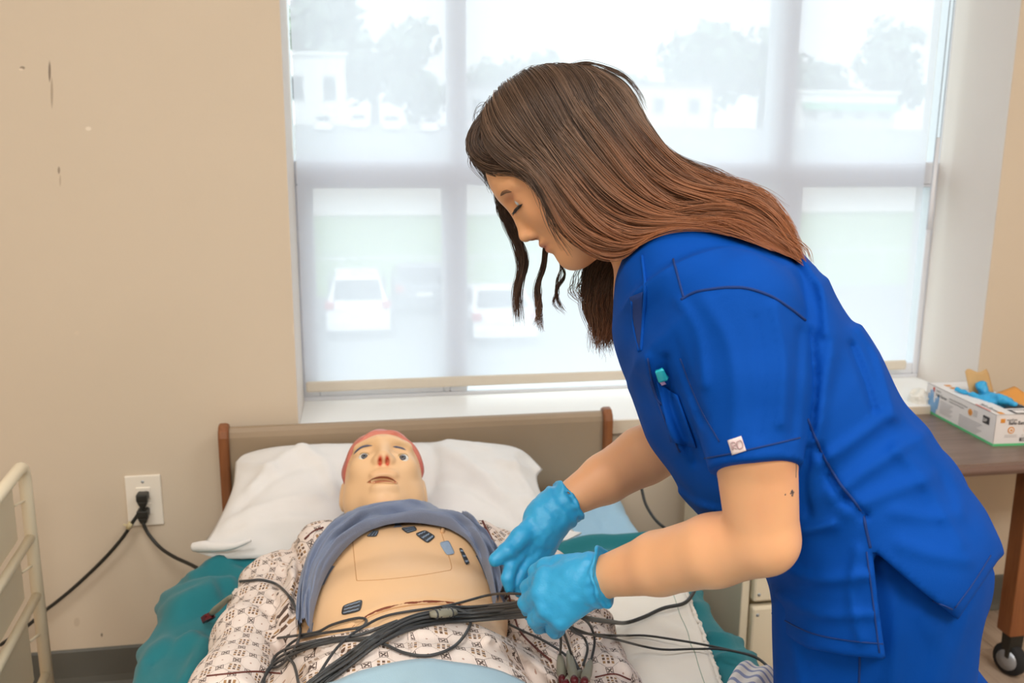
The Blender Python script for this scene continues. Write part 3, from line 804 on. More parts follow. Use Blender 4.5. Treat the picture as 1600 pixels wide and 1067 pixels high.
# ================================================================== training manikin
def vcol_mat(name, rough=.45, spec=.5, bmp=0, bscale=300, sss=0, var=.03):
    m, nt, b = new_mat(name); a = nt.nodes.new('ShaderNodeVertexColor'); a.layer_name = 'paint'
    v = coords(nt, 'Object'); n1 = noise(nt, v, 22, 3)
    h = nt.nodes.new('ShaderNodeHueSaturation'); nt.links.new(a.outputs[0], h.inputs['Color']); nt.links.new((N(n1)*(2*var)+(1-var)).v, h.inputs['Value'])
    nt.links.new(h.outputs[0], b.inputs['Base Color']); b.inputs['Roughness'].default_value = rough; b.inputs['Specular IOR Level'].default_value = spec
    if bmp: bump(nt, b, noise(nt, v, bscale, 2), bmp, .0008)
    if sss:
        b.inputs['Subsurface Weight'].default_value = sss; b.inputs['Subsurface Radius'].default_value = (.010, .004, .002); b.inputs['Subsurface Scale'].default_value = .5
    return m
M_vinyl = vcol_mat('manikin_vinyl', .42, .45)
XM = .060
HC = P(599, 749, 1.80)                       # head centre
el = math.radians(32)
Hh = unit((.02, math.cos(el), math.sin(el))); Hn = unit(np.cross((1, 0, 0), Hh)); Hx = np.cross(Hh, Hn)
HR = np.array([Hx, Hh, Hn])
def hl(p): return (p-HC)@HR.T
def hw(x, y, z): return HC+x*Hx+y*Hh+z*Hn
def mk_head(p):
    q = hl(p); qa = q.copy(); qa[:, 0] = np.abs(qa[:, 0])
    d = ell(q, (0, .016, -.012), (.0735, .082, .092))
    d = smin(d, ell(q, (0, -.035, .012), (.066, .082, .076)), .03)
    d = smin(d, ell(qa, (.047, -.062, .004), (.026, .036, .036)), .03)           # jaw corner
    d = smin(d, ell(q, (0, -.098, .050), (.030, .022, .026)), .03)               # chin
    d = smin(d, cone(qa, (.008, .032, .078), (.045, .028, .062), .010, .008), .018)   # brow
    d = smin(d, ell(qa, (.040, -.018, .058), (.020, .018, .018)), .02)           # cheek
    d = smax(d, -ell(qa, (.034, .010, .086), (.017, .010, .011)), .010)          # socket
    d = smin(d, cone(q, (0, .024, .080), (0, -.020, .097), .0075, .0115), .012)  # nose
    d = smin(d, ell(qa, (.0115, -.024, .088), (.0080, .009, .010)), .008)
    d = smin(d, ell(q, (0, -.054, .084), (.024, .010, .010)), .010)              # upper lip
    d = smin(d, ell(q, (0, -.079, .078), (.022, .008, .010)), .010)
    mth = ell(q, (0, -.068-.10*0, .092), (.0265, .0072+0*.001, .020)); mth = np.maximum(mth, (-.0715-q[:, 1])+9*q[:, 0]**2*0)
    d = smax(d, -mth, .003)
    d = smax(d, -ell(qa, (.0068, -.0325, .095), (.0040, .0050, .0075)), .002)    # nostril
    ear = ell(qa, (.077, -.018, -.030), (.009, .030, .019)); ear = smax(ear, -ell(qa, (.087, -.012, -.022), (.007, .018, .011)), .006)
    d = smin(d, ear, .010)
    return d
NECK0 = hw(0, -.055, -.035); NECK1 = np.array([XM, -.640, .580])
ST = [(-.655, .585, .078), (-.74, .578, .094), (-.86, .572, .094), (-.97, .564, .088), (-1.10, .560, .088), (-1.20, .556, .088)]
SX = [1.72, 1.62, 1.58, 1.52, 1.72, 1.85]
ZAX = np.array([1.0, 0, 0])
def mk_torso(p):
    d = chain(p, [np.array([XM, y, z]) for y, z, r in ST], [r for _, _, r in ST], .03, ZAX, SX)
    q = p.copy(); q[:, 0] = np.abs(q[:, 0]-XM)
    d = smin(d, ell(q, (.062, -.735, .640), (.060, .055, .030)), .03)            # breast plate
    d = smin(d, cone(q, (.125, -.700, .550), (.09, -.66, .560), .045, .05), .03)
    for a, b_ in ((((.09, -1.18, .545)), (.10, -1.55, .535)), ((.10, -1.55, .535), (.10, -1.90, .515))):
        d = smin(d, cone(q, a, b_, .082 if a[1] > -1.3 else .062, .062 if a[1] > -1.3 else .042), .03)
    d = smin(d, ell(q, (.10, -1.945, .54), (.04, .035, .055)), .02)
    return d
ARM_L = [PZ(520, 882, .555), PZ(428, 915, .535), PZ(392, 1000, .522), PZ(365, 1085, .522)]
ARM_R = [PZ(746, 868, .555), PZ(845, 905, .540), PZ(905, 1000, .530), PZ(930, 1085, .530)]
def mk_arms(p, infl=0.0):
    d = None
    for A in (ARM_L, ARM_R):
        c = chain(p, A, [.044+infl, .041+infl, .038+infl, .033+infl], .01); d = c if d is None else np.minimum(d, c)
        w_ = A[3]+(A[3]-A[2])*.35; c = cone(p, A[3], w_, .034+infl, .025+infl); d = smin(d, c, .01)
        if infl == 0:                                                           # hand lying flat
            f = unit(A[3]-A[2]); s = unit(np.cross(f, (0, 0, 1)))
            h0 = w_+f*.05; d = smin(d, cone(p, w_, h0, .022, .030), .012)
            for k in (-1.5, -.5, .5, 1.5): d = smin(d, cone(p, h0+s*.016*k, h0+s*.019*k+f*(.085-.008*abs(k))+np.array([0, 0, -.008]), .0095, .0075), .004)
            d = smin(d, cone(p, w_+s*.02, w_+s*.055+f*.045, .011, .009), .006)
    return d
CREASE = spline([(548, 982), (575, 962), (610, 949), (650, 942), (690, 941), (722, 946), (748, 955)], 5)
def mk_body(p):
    d = smin(mk_torso(p), cone(p, NECK0, NECK1, .056, .060), .03)
    d = smin(d, mk_head(p), .012)
    d = smin(d, mk_arms(p), .02)
    near = np.abs(d) < .03
    if near.any():
        px, py, _ = proj(p[near]); q = p[near]
        l = line2(px, py, CREASE); d[near] += np.where(q[:, 2] > .56, .004*np.exp(-(l/3.5)**2), 0)
    return d
V, Q = nets(mk_body, (-.36, -2.02, .44), (.50, -.20, .80), .0055, relax=2)
# finer head
sel = None
man = thing('training_manikin', 'peach vinyl patient manikin lying on the bed with its face turned up', 'manikin', (XM, -1.0, .465))
SKIN = np.array(lin(240, 198, 152)[:3]); SKIN2 = np.array(lin(238, 192, 146)[:3])
def paint_body(V):
    c = np.tile(SKIN, (len(V), 1)); q = hl(V); qa = np.abs(q[:, 0])
    def mixin(m, col): nonlocal c; m = np.clip(m, 0, 1)[:, None]; c = c*(1-m)+np.array(lin(col)[:3])*m
    hd = np.linalg.norm(q, axis=1) < .17
    mixin(hd*np.exp(-(((qa-.0068)/.0036)**2+((q[:, 1]+.0315)/.0055)**2))*(q[:, 2] > .078)*1.5, (205, 62, 30))
    mixin(hd*np.exp(-((q[:, 0]/.020)**2+((q[:, 1]+.0675)/.0055)**2)**2)*(q[:, 2] < .0860)*(q[:, 2] > .045)*1.0, (196, 118, 78))
    mixin(hd*np.exp(-((q[:, 0]/.027)**2+((q[:, 1]+.0555)/.0040)**2))*(q[:, 2] > .06)*.35, (226, 158, 112))
    mixin(hd*np.exp(-(((qa-.034)/.018)**2+((q[:, 1]-.022)/.007)**2))*(q[:, 2] > .05)*.55, (176, 140, 88))  # brownish shadow over the eyes painted into the vinyl colour
    mixin(hd*np.exp(-((q[:, 0]/.03)**2+((q[:, 1]+.118)/.02)**2))*.35, (226, 160, 100))
    mixin(hd*np.exp(-(((q[:, 1]-.070)/.02)**2))*(q[:, 2] > .0)*.25, (226, 150, 110))
    return c
band = (hl(V)**2).sum(1) < .20**2
body_obj = mesh_obj('body', V, Q, M_vinyl, man, col=paint_body(V))
# the head again at a finer step, as the face of the same vinyl
Vh, Qh = nets(lambda p: smin(mk_head(p), cone(p, NECK0, NECK1, .056, .060), .012)-.0006, HC-np.array([.115, .135, .14]), HC+np.array([.115, .15, .14]), .0021, relax=3)
mesh_obj('head', Vh, Qh, M_vinyl, man, col=paint_body(Vh))
# moulded hair
def hair_f(p):
    q = hl(p); d = ell(q, (0, .016, -.012), (.0735, .082, .092))-.007-.0012*np.sin(q[:, 0]*150+q[:, 2]*60+2*np.sin(q[:, 1]*40))
    qa = q[:, 0]
    front = (q[:, 1]-(.053+.007*np.tanh((qa-.024)*140)))*.60-(q[:, 2]-.056)*.80
    side = (np.abs(qa)-.062)*1.0+(.012-np.abs(q[:, 1]-.03)*.1)
    cut = np.minimum(-front, 1)
    ear = -ell(np.c_[np.abs(qa), q[:, 1], q[:, 2]], (.076, -.012, -.022), (.03, .040, .026))
    d = smax(d, cut, .004); d = smax(d, ear, .004)
    return smax(d, -(q[:, 1]+.075), .004)
Vr, Qr = nets(hair_f, HC-np.array([.11, .12, .13]), HC+np.array([.11, .15, .13]), .0028, relax=2)
q = hl(Vr); t_ = np.clip(.55-.9*(q[:, 2]/.09)+.25*vnoise(Vr, 40), 0, 1)[:, None]
mesh_obj('hair', Vr, Qr, M_vinyl, man, col=np.array(lin(168, 66, 70)[:3])*t_+np.array(lin(208, 124, 106)[:3])*(1-t_))
M_brow = simple('brow_paint', (84, 88, 112), .5, var=.02)
M_eyew = simple('eye_white', (238, 234, 226), .15, var=.01, coat=.6)
M_iris = simple('eye_grey', (78, 82, 92), .15, var=.05, coat=.6)
M_pupil = simple('eye_dark', (22, 22, 24), .1, var=.02)
M_lid = simple('lid_shade', (186, 150, 96), .5, var=.03)  # tan carries the shading of the upper lids
M_teeth = simple('teeth', (226, 196, 150), .35, var=.03)
M_seam = simple('vinyl_seam', (206, 154, 104), .6, var=.03)
M_lipline = simple('mouth_dark', (128, 62, 34), .6, var=.03)
fhead = lambda p: mk_head(p)
def stroke(name, pts, r, mat, parent, f, off=0.0, n=6, flat=None, taper=False):
    s = spline(pts, 6); p = cast(f, s[:, 0], s[:, 1], off=off, z1=2.3); p = p[(p-CP)@CF < 2.25]
    rr = np.full(len(p), r)
    if taper: rr = r*np.clip(np.sin(np.linspace(.12, 3.0, len(p)))*1.3, .15, 1)
    return MB().tube(p, rr, n, flat=flat).build(name, mat, parent, smooth=True)
for L in ([(552, 712), (557, 705), (565, 699), (574, 696.5), (584, 696)], [(612, 698), (620, 698.5), (628, 700.5), (635, 704)]):
    stroke('eyebrow', L, .0024, M_brow, man, fhead, taper=True)
for ex, ey in ((569.5, 713.5), (629.5, 715)):
    c = cast(fhead, ex, ey)[0]; q = hl(c[None])[0]
    c = hw(q[0], q[1], q[2]-.0078); vd = unit(CP-c); up = unit(Hh+.3*vd)
    eye = MB().lathe([(.0118*math.sin(a), -.0118*math.cos(a)) for a in np.linspace(.02, 3.12, 30)], c, (0, 0, 1), 32).build('eyeball', M_eyew, man, smooth=True)
    look = unit(vd*.80+Hh*.42+Hn*.2)
    def disc(name, r0, r1, mat, lift, par):
        return MB().lathe([(r0, math.sqrt(max(.0118**2-r0**2, 0))+lift-.0008), (r0*.98, math.sqrt(.0118**2-r0**2)+lift), (r1, math.sqrt(.0118**2-r1**2)+lift)], c, look, 18).build(name, mat, par, smooth=True)
    disc('iris', .0066, .0004, M_iris, .0005, eye); disc('pupil', .0022, .0003, M_pupil, .0009, eye)
    s = -1 if ex < 600 else 1
    stroke('upper_eyelid', [(ex-10, ey+.5), (ex-5, ey-3), (ex, ey-4), (ex+5, ey-3), (ex+10, ey+.5)], .0036, M_lid, man, fhead, off=-.001, taper=True)
# mouth: dark corners and lip line, tongue/teeth inside
stroke('lip_line', [(573, 754), (581, 749), (590, 745.5), (598, 744.8), (607, 746), (615, 750), (622, 755)], .0011, M_lipline, man, fhead, off=.0008, taper=True)
stroke('lower_lip_line', [(573, 754.5), (585, 755), (598, 754.5), (612, 755.5), (622, 756)], .0008, M_seam, man, fhead, off=.0008, taper=True)
up_ = resample(spline([(574, 754), (581, 749), (590, 745.5), (598, 744.8), (607, 746), (615, 750), (621, 755)], 6), 17); lo_ = resample(np.array([(574, 754.6), (598, 754.8), (621, 755.4)]), 17)
def lipgrid(name, a, b_, mat, off, parent):
    q = up_[:, None]*(1-np.linspace(a, b_, 5)[None, :, None])+lo_[:, None]*np.linspace(a, b_, 5)[None, :, None]
    p = cast(fhead, q[..., 0].ravel(), q[..., 1].ravel(), off=off); return grid_obj(name, p.reshape(17, 5, 3), mat, parent)
mo = lipgrid('mouth', 0, 1, simple('mouth_brown', (182, 112, 74), .4, var=.05), .0007, man)
up_, lo_ = up_[2:-2], lo_[2:-2]; up_ = resample(up_, 17); lo_ = resample(lo_, 17)
lipgrid('teeth', .25, .55, M_teeth, .0012, mo)
# chest plate seam and abdomen seam
ftor = lambda p: mk_body(p)
stroke('chest_seam', [(551, 846), (554, 875), (556.5, 900), (557.5, 906), (562, 907.5), (600, 905.5), (650, 900), (698, 892), (704, 890), (705.5, 886), (702, 872), (692, 840), (688, 826)], .0008, M_seam, man, ftor, off=-.0003)
_c = [tuple(x) for x in CREASE[::3]]
stroke('waist_seam', _c, .0026, M_lipline, man, ftor, off=-.0002, taper=True)
stroke('waist_seam', [(a, b_+4) for a, b_ in _c], .0022, M_seam, man, ftor, off=-.001, taper=True)
stroke('chest_valve', [(691, 832), (692, 827)], .0036, simple('valve_vinyl', (226, 180, 132), .45, var=.02), man, ftor, off=.001)

# ------------------------------------------------------------------ gown
def gown_material():
    m, nt, b = new_mat('gown_print'); u = nt.nodes.new('ShaderNodeUVMap'); u.uv_map = 'fab'
    sp = nt.nodes.new('ShaderNodeSeparateXYZ'); nt.links.new(u.outputs[0], sp.inputs[0])
    s = .041; X_, Y_ = N(sp.outputs[0])*(1/s), N(sp.outputs[1])*(1/s)
    cell = lambda ox, oy: ((X_+ox+.5).frac()-.5, (Y_+oy+.5).frac()-.5)
    # 3x3 bars at the corners
    ax, ay = cell(0, 0); ins = ax.abs().lt(.225)*ay.abs().lt(.225)
    bx_, by_ = ((ax+.225)*(1/.15)), ((ay+.225)*(1/.15))
    fx, fy = bx_.frac(), by_.frac()
    bar = (fx-.5).abs().lt(.30)*(fy-.5).abs().lt(.36)*ins
    ck = N._op('MODULO', bx_.floor()+by_.floor(), 2.0).abs()
    # X squares at the edge middles
    def flower(ox, oy):
        x, y = cell(ox, oy); x, y = x+y*.12, y-x*.12
        r = x.abs().max(y.abs()); d = (x.abs()-y.abs()).abs()
        ring = r.gt(.112)*r.lt(.138)
        cross = d.lt(.035)*r.lt(.085)*r.gt(.02); pet = (x*x+y*y).sqrt().lt(.024)
        tips = r.gt(.060)*r.lt(.092)*(x.abs().min(y.abs())).gt(.035)
        return ring.max(cross).max(pet).max(tips)
    fl = flower(.5, 0).max(flower(0, .5))
    # dotted octagons round the cell centres
    ox, oy = cell(.5, .5); oc = ox.abs().max(oy.abs()).max((ox.abs()+oy.abs())*.72)
    dots = N._op('SINE', (ox-oy)*70.0).gt(-.2).max(N._op('SINE', (ox+oy)*70.0).gt(.4))
    octa = (oc-.385).abs().lt(.014)*dots; dot = (ox*ox+oy*oy).sqrt().lt(.035)
    # faint fine stripes over the bar groups
    st = (N._op('SINE', X_*110.0)*.5+.5)*(1.0-ay.abs()*0.0)*(ax.abs().lt(.27))
    base = mixc(nt, st*.35, lin(234, 222, 214), lin(212, 192, 182))
    v = coords(nt, 'Object'); base = mixc(nt, N(noise(nt, v, 9, 3))*.3, base, lin(238, 216, 202))
    c = mixc(nt, octa*.6, base, lin(110, 88, 78)); c = mixc(nt, dot*.7, c, lin(160, 110, 84))
    c = mixc(nt, bar*.95, c, mixc(nt, ck, lin(160, 122, 80), lin(96, 70, 54))); c = mixc(nt, fl*.92, c, lin(74, 56, 50))
    nt.links.new(c, b.inputs['Base Color']); b.inputs['Roughness'].default_value = .85; b.inputs['Specular IOR Level'].default_value = .2
    bump(nt, b, noise(nt, v, 700, 1), .2, .0008); return m
M_gown = gown_material()
M_pipe = simple('brown_piping', (104, 52, 44), .7, var=.05)
def seg_uv(V, pts, up=(0, 0, 1), u0=0.0, v0=0.0, rk=1.25):
    """fabric coordinates: along the polyline and round it"""
    best = np.full(len(V), 1e9); U = np.zeros(len(V)); W = np.zeros(len(V)); acc = 0
    for i in range(len(pts)-1):
        a, b_ = pts[i], pts[i+1]; ab = b_-a; L = np.linalg.norm(ab); d = ab/L
        lo_, hi_ = (None if i == 0 else 0), (None if i == len(pts)-2 else 1)
        t = (V-a)@ab/(L*L); tc = t if (lo_ is None and hi_ is None) else np.clip(t, -9 if lo_ is None else 0, 9 if hi_ is None else 1)
        q = V-a-tc[:, None]*ab; dd = np.linalg.norm(q, axis=1); m = dd < best
        sd = unit(np.cross(d, up)); upv = np.cross(sd, d)
        ang = np.arctan2(q@sd, q@upv)
        best = np.where(m, dd, best); U = np.where(m, ang*.055*rk, U); W = np.where(m, acc+tc*L, W); acc += L
    return np.stack([U+u0, W+v0], 1)
ARMF_L = [PZ(517, 872, .570)]+ARM_L[1:]+[ARM_L[3]+(ARM_L[3]-ARM_L[2])*1.0]
ARMF_R = [PZ(748, 858, .570)]+ARM_R[1:]+[ARM_R[3]+(ARM_R[3]-ARM_R[2])*1.0]
SIDE = {1.7: lambda p: cone(p, PZ(512, 858, .600), PZ(466, 990, .552), .050, .040), 5.3: lambda p: cone(p, PZ(748, 846, .600), PZ(792, 960, .555), .036, .045)}
def sleeve_f(A, sd):
    tips = [A[0], A[1], A[2], A[3], A[4]]
    def f(p):
        d = chain(p, tips, [.052, .053, .055, .062, .070], .02)
        d = smin(d, SIDE[sd](p), .012)
        n = near = np.abs(d) < .03
        if near.any():
            q = p[near]; uv = seg_uv(q, tips)
            d[near] -= .0045*np.sin(uv[:, 1]*70+2.5*vnoise(q+sd, 18)+uv[:, 0]*14)*np.clip(vnoise(q+3*sd, 9)+.45, 0, 1)+.006*vnoise(q+sd, 15)
            px, py, _ = proj(q)
            d[near] -= strokes(px, py, GFOLD)
        d = smax(d, (p-A[3])@unit(A[3]-A[2])-.075, .004)
        return smax(d, .474-p[:, 2], .01)
    return f
GFOLD = [([(445, 850), (470, 880), (462, 940), (448, 1000), (445, 1067)], 7, -.010), ([(470, 840), (500, 835), (520, 845)], 5, .006), ([(430, 870), (460, 900)], 6, .006), ([(400, 905), (440, 930)], 7, .006),
         ([(460, 860), (455, 920), (450, 960)], 6, .006), ([(410, 950), (435, 985)], 7, -.005),
         ([(800, 960), (840, 1000), (870, 1030)], 6, -.008), ([(860, 940), (900, 960), (950, 965)], 6, .006), ([(880, 1000), (900, 1030)], 6, -.005), ([(930, 985), (960, 1010), (985, 1050)], 7, .005), ([(790, 900), (800, 960), (850, 1040)], 7, .006)]
LOWTOP = [(380, 1120), (436, 1020), (470, 1003), (510, 994), (560, 984), (600, 977), (650, 972), (700, 969), (745, 975), (778, 990), (800, 1000), (840, 1010), (880, 1040), (950, 1120)]
def low_f(p):
    d = mk_torso(p)-.010
    sidefill = np.minimum(cone(p, PZ(800, 930, .535), PZ(860, 1067, .53), .045, .055), cone(p, PZ(455, 1010, .52), PZ(450, 1100, .52), .035, .05))
    d2 = smin(d, sidefill, .03)
    near = np.abs(d2) < .05
    if near.any():
        q = p[near]; px, py, _ = proj(q); x = d2[near]
        x = x-.005*vnoise(q, 14)-.003*vnoise(q+5, 30)-strokes(px, py, [([(470, 1010), (520, 1010), (580, 1000)], 6, .006), ([(480, 1040), (530, 1020), (590, 1010)], 7, .006), ([(600, 990), (680, 985), (760, 1000)], 8, .005), ([(760, 990), (830, 1030), (870, 1067)], 9, .010), ([(780, 985), (845, 1025), (885, 1067)], 5, -.010), ([(650, 1010), (740, 1020), (800, 1050)], 9, .004), ([(500, 1000), (560, 1035)], 6, -.005)])
        cut = poly2(px, py, LOWTOP+[(980, 1400), (300, 1400)])*(1.3/FPX)
        right = cone(q, PZ(790, 905, .535), PZ(880, 1067, .53), .055, .065)
        cut = np.where(q[:, 0] > XM+.10, np.minimum(cut, right), cut)
        d2[near] = smax(x, cut, .004)
    return smax(d2, .475-p[:, 2], .01)
gown = None
Vg, Qg = nets(low_f, (-.30, -1.42, .455), (.42, -.80, .73), .0055, relax=1)
gown = mesh_obj('gown', Vg, Qg, M_gown, man, uv=np.stack([Vg[:, 0]+.35*(Vg[:, 2]-.6)*np.sign(Vg[:, 0]-XM), Vg[:, 1]*.95+Vg[:, 2]*.3+.2*(Vg[:, 0]-XM)], 1)*1.0)
for A, sd in ((ARMF_L, 1.7), (ARMF_R, 5.3)):
    f = sleeve_f(A, sd); lo_ = np.min(A, 0)-.10; hi_ = np.max(A, 0)+.10; lo_[2] = .455
    Vs, Qs = nets(f, lo_, hi_, .0055, relax=1)
    mesh_obj('sleeve', Vs, Qs, M_gown, gown, uv=seg_uv(Vs, A, u0=.012))
FS_L, FS_R = sleeve_f(ARMF_L, 1.7), sleeve_f(ARMF_R, 5.3)
def dress(p): return np.minimum(np.minimum(low_f(p), FS_L(p)), np.minimum(FS_R(p), mk_body(p)))
for L, r in [([(720, 806), (738, 803), (750, 808), (758, 822), (770, 845), (785, 872)], .0022), ([(795, 930), (802, 955), (812, 985), (835, 1010), (862, 1033)], .0016), ([(323, 1056), (360, 1052), (400, 1049), (438, 1052)], .0012), ([(476, 842), (490, 830), (505, 824)], .0018), ([(930, 1058), (960, 1053), (985, 1062)], .0012)]:
    stroke('piping', L, r, M_pipe, gown, dress, off=.0006)

# ------------------------------------------------------------------ blue-grey shirt pushed up round the chest
M_shirt = cloth_mat('heather_blue_jersey', (126, 138, 164), weave=600, var=.16, bmp=.5)
outer = spline([(464, 990), (466, 940), (476, 890), (498, 850), (540, 812), (575, 795), (615, 789), (655, 790), (700, 798), (742, 824), (772, 858), (788, 895), (793, 935)], 10)
inner = spline([(487, 994), (493, 955), (510, 905), (538, 866), (570, 838), (598, 827), (630, 823), (672, 824), (706, 833), (733, 853), (752, 885), (764, 920), (772, 960)], 10)
outer, inner = resample(outer, 150), resample(inner, 150); nT = 64
tt = np.linspace(0, 1, nT); PXg = outer[:, None, 0]*(1-tt)+inner[:, None, 0]*tt; PYg = outer[:, None, 1]*(1-tt)+inner[:, None, 1]*tt
base = cast(lambda p: np.minimum(np.minimum(np.minimum(low_f(p), FS_L(p)), np.minimum(FS_R(p), smin(mk_torso(p), cone(p, NECK0-.03*Hn, NECK1, .042, .050), .05))), p[:, 2]-.478), PXg.ravel(), PYg.ravel())
base = base.reshape(150, nT, 3)
for _ in range(10):                                                             # relax steps over edges
    b2 = base.copy(); b2[1:-1] = .5*base[1:-1]+.25*(base[:-2]+base[2:]); b2[:, 1:-1] = .5*b2[:, 1:-1]+.25*(b2[:, :-2]+b2[:, 2:]); base = b2
ss = np.linspace(0, 1, 150)[:, None]*np.ones((1, nT)); TT = np.ones((150, 1))*tt
nrm = unit((-.05, -.45, .9))
bulge = .023*np.sqrt(np.clip(1-(2*TT-1)**2, 0, 1))+.004
folds = .015*np.abs(np.sin(TT*7.2+1.5*np.sin(ss*4.5)+.9*np.sin(ss*11)))**1.3+.006*np.abs(np.sin(TT*15+3*ss+1.6*np.sin(ss*8)))**1.5+.004*np.sin(TT*17+ss*9+2*np.sin(ss*11))+.004*np.sin(ss*60+TT*6)*np.clip(np.sin(ss*9+1), 0, 1)*.5
for c0_, a1_, w1_, d1_ in ((.30, .07, .045, .013), (.55, .06, .04, .011), (.78, .05, .035, .010)):
    folds = folds-d1_*np.exp(-((TT-c0_-a1_*np.sin(ss*(5+7*c0_)+9*c0_))/w1_)**2)*np.clip(1.2*np.sin(ss*(6+4*c0_)+5*c0_)+.7, 0, 1)
folds = folds+.003*vnoise(base.reshape(-1, 3), 45).reshape(TT.shape)
top = base+nrm*((bulge+folds*np.clip(1.3-(2*TT-1)**4, 0, 1))[..., None])
sh = MB(); sh.grid(top)
lowr = base+nrm*.0; sh.grid(lowr[::-1]); o = sh.build('pushed_up_shirt', M_shirt, man, smooth=True)
# ================================================================== electrode pads on the chest
M_pad_dark = None
def electrode_mat():
    m, nt, b = new_mat('electrode_print'); u = nt.nodes.new('ShaderNodeUVMap'); u.uv_map = 'fab'
    sp = nt.nodes.new('ShaderNodeSeparateXYZ'); nt.links.new(u.outputs[0], sp.inputs[0]); x, y = N(sp.outputs[0]), N(sp.outputs[1])
    fy = (y*3.0).frac(); bars = (fy-.5).abs().lt(.17)*(x-.5).abs().lt(.40)*((x*4.0+y*9).frac().gt(.28))
    nt.links.new(mixc(nt, bars, lin(56, 60, 66), lin(150, 172, 198)), b.inputs['Base Color']); b.inputs['Roughness'].default_value = .35; return m
M_elec = electrode_mat()
M_foil = simple('electrode_pale', (150, 172, 198), .35, var=.15, nscale=200)
def electrode(c, label, f, mat=None):
    """c: four corners in photo pixels; a thin rounded sheet lying on the skin"""
    c = np.array(c, dtype=float); n = 9
    S, T = np.meshgrid(np.linspace(0, 1, n), np.linspace(0, 1, n), indexing='ij'); s_, t_ = S[..., None], T[..., None]
    # round the corners a little
    k = .10*(np.abs(2*s_-1)**4)*(np.abs(2*t_-1)**4)
    s2, t2 = s_+(0.5-s_)*k*1.2, t_+(0.5-t_)*k*1.2
    q = (c[0]*(1-s2)+c[1]*s2)*(1-t2)+(c[3]*(1-s2)+c[2]*s2)*t2
    p = cast(f, q[..., 0].ravel(), q[..., 1].ravel(), off=.0012)
    o = grid_obj('electrode_pad', p.reshape(n, n, 3), mat or M_elec, uv=np.stack([S, T], -1)); solid(o, .0012, 0)
    tag(o, label, 'electrode pad', 'electrode pads stuck on the manikin')
fe_ = lambda p: mk_body(p)
electrode([(572, 838), (583, 829), (592, 829), (588, 838)], 'electrode pad on the chest half hidden under the blue-grey shirt, left', fe_)
electrode([(626, 825), (648, 822), (652, 828), (636, 833)], 'electrode pad at the top middle of the chest, edge under the shirt', fe_)
electrode([(648, 834), (664, 828), (681, 838), (668, 849)], 'rounded dark electrode pad on the upper right of the chest panel', fe_)
electrode([(686, 848), (701, 844), (711, 865), (698, 867)], 'light blue electrode pad with upturned edge, over the chest panel seam', fe_, M_foil)
electrode([(717, 856), (722, 857), (734, 880), (728, 882)], 'electrode pad on the manikin\'s side, farthest right', fe_)
electrode([(536, 946), (567, 936), (563, 954), (533, 961)], 'striped electrode pad alone on the lower left ribs', fe_)

# ================================================================== light blue blanket over the legs
def down(f, x, y, z0=.80, zmin=.48, off=.0):
    x = np.asarray(x, dtype=float).ravel(); y = np.asarray(y, dtype=float).ravel(); z = np.full(x.shape, z0)
    for _ in range(60):
        d = f(np.stack([x, y, z], 1))-off; z = np.maximum(z-d*.8, zmin)
    return z
bl_edge = spline([(470, 1104), (520, 1078), (560, 1062), (610, 1051), (655, 1047), (700, 1048), (760, 1057), (800, 1074), (850, 1104)], 8)
be = cast(lambda p: np.minimum(low_f(p), np.minimum(mk_torso(p)-.012, p[:, 2]-.49)), bl_edge[:, 0], bl_edge[:, 1], off=.012); be = resample(be, 70)
nv = 90; Tn = np.linspace(0, 1, nv)[None, :]
Gx = be[:, None, 0]+(np.linspace(-.26, .40, 70)[:, None]-be[:, None, 0])*np.clip(Tn*2.2, 0, 1)
Gy = be[:, None, 1]+(-1.98-be[:, None, 1])*Tn
gzv = down(lambda p: np.minimum(mk_torso(p), low_f(p)), Gx, Gy, off=.014).reshape(Gx.shape)
for _ in range(6):
    gzv[1:-1, 1:-1] = np.maximum(gzv[1:-1, 1:-1], .25*(gzv[:-2, 1:-1]+gzv[2:, 1:-1]+gzv[1:-1, :-2]+gzv[1:-1, 2:]))
Gb = np.stack([Gx, Gy, gzv+.004], -1); q = Gb.reshape(-1, 3); q[:, 2] += .004*vnoise(q, 11)+.002*vnoise(q, 27)
bk = solid(grid_obj('blanket', q.reshape(Gb.shape), cloth_mat('light_blue_blanket', (156, 186, 202), bmp=.25)), .008, 1)
tag(bk, 'light blue blanket over the manikin\'s legs at the lower edge', 'blanket')

# ================================================================== monitor leads
M_cable = simple('cable_grey', (58, 60, 62), .45, var=.08)
M_cable2 = simple('cable_black', (34, 36, 36), .45, var=.05)
M_boot = simple('boot_grey', (140, 138, 122), .5, var=.05)
M_red = simple('clip_red', (98, 24, 32), .4, var=.1)
def surf(p): return np.minimum(np.minimum(dress(p), p[:, 2]-.5005), 9)
def on_surf(L, off=.004, n=7):
    """points (px, py[, lift above what lies there]); a third value over .5 is the distance from the camera"""
    c = np.array([l[:2] for l in L], dtype=float); e = np.array([l[2] if len(l) > 2 else 0 for l in L])
    def zsurf(s, o):
        d = CR*((s[:, 0]-800)/FPX)[:, None]+CD*((s[:, 1]-533.5)/FPX)[:, None]+CF; Ln = np.linalg.norm(d, axis=1); Z = np.full(len(s), .8)
        for _ in range(70): Z = np.minimum(Z+(surf(CP+Z[:, None]*d)-o)/Ln*.8, 2.5)
        return Z, d
    Zc = np.where(e > .5, e, zsurf(c, off+e*(e < .5))[0])
    s = spline(np.c_[c, Zc], n); Z, d = zsurf(s, off)
    Z = np.minimum(Z, s[:, 2])
    for _ in range(2): Z[1:-1] = np.minimum(Z[1:-1], .5*Z[1:-1]+.25*(Z[:-2]+Z[2:]))
    return CP+Z[:, None]*d
LG = 'monitor leads across the manikin'
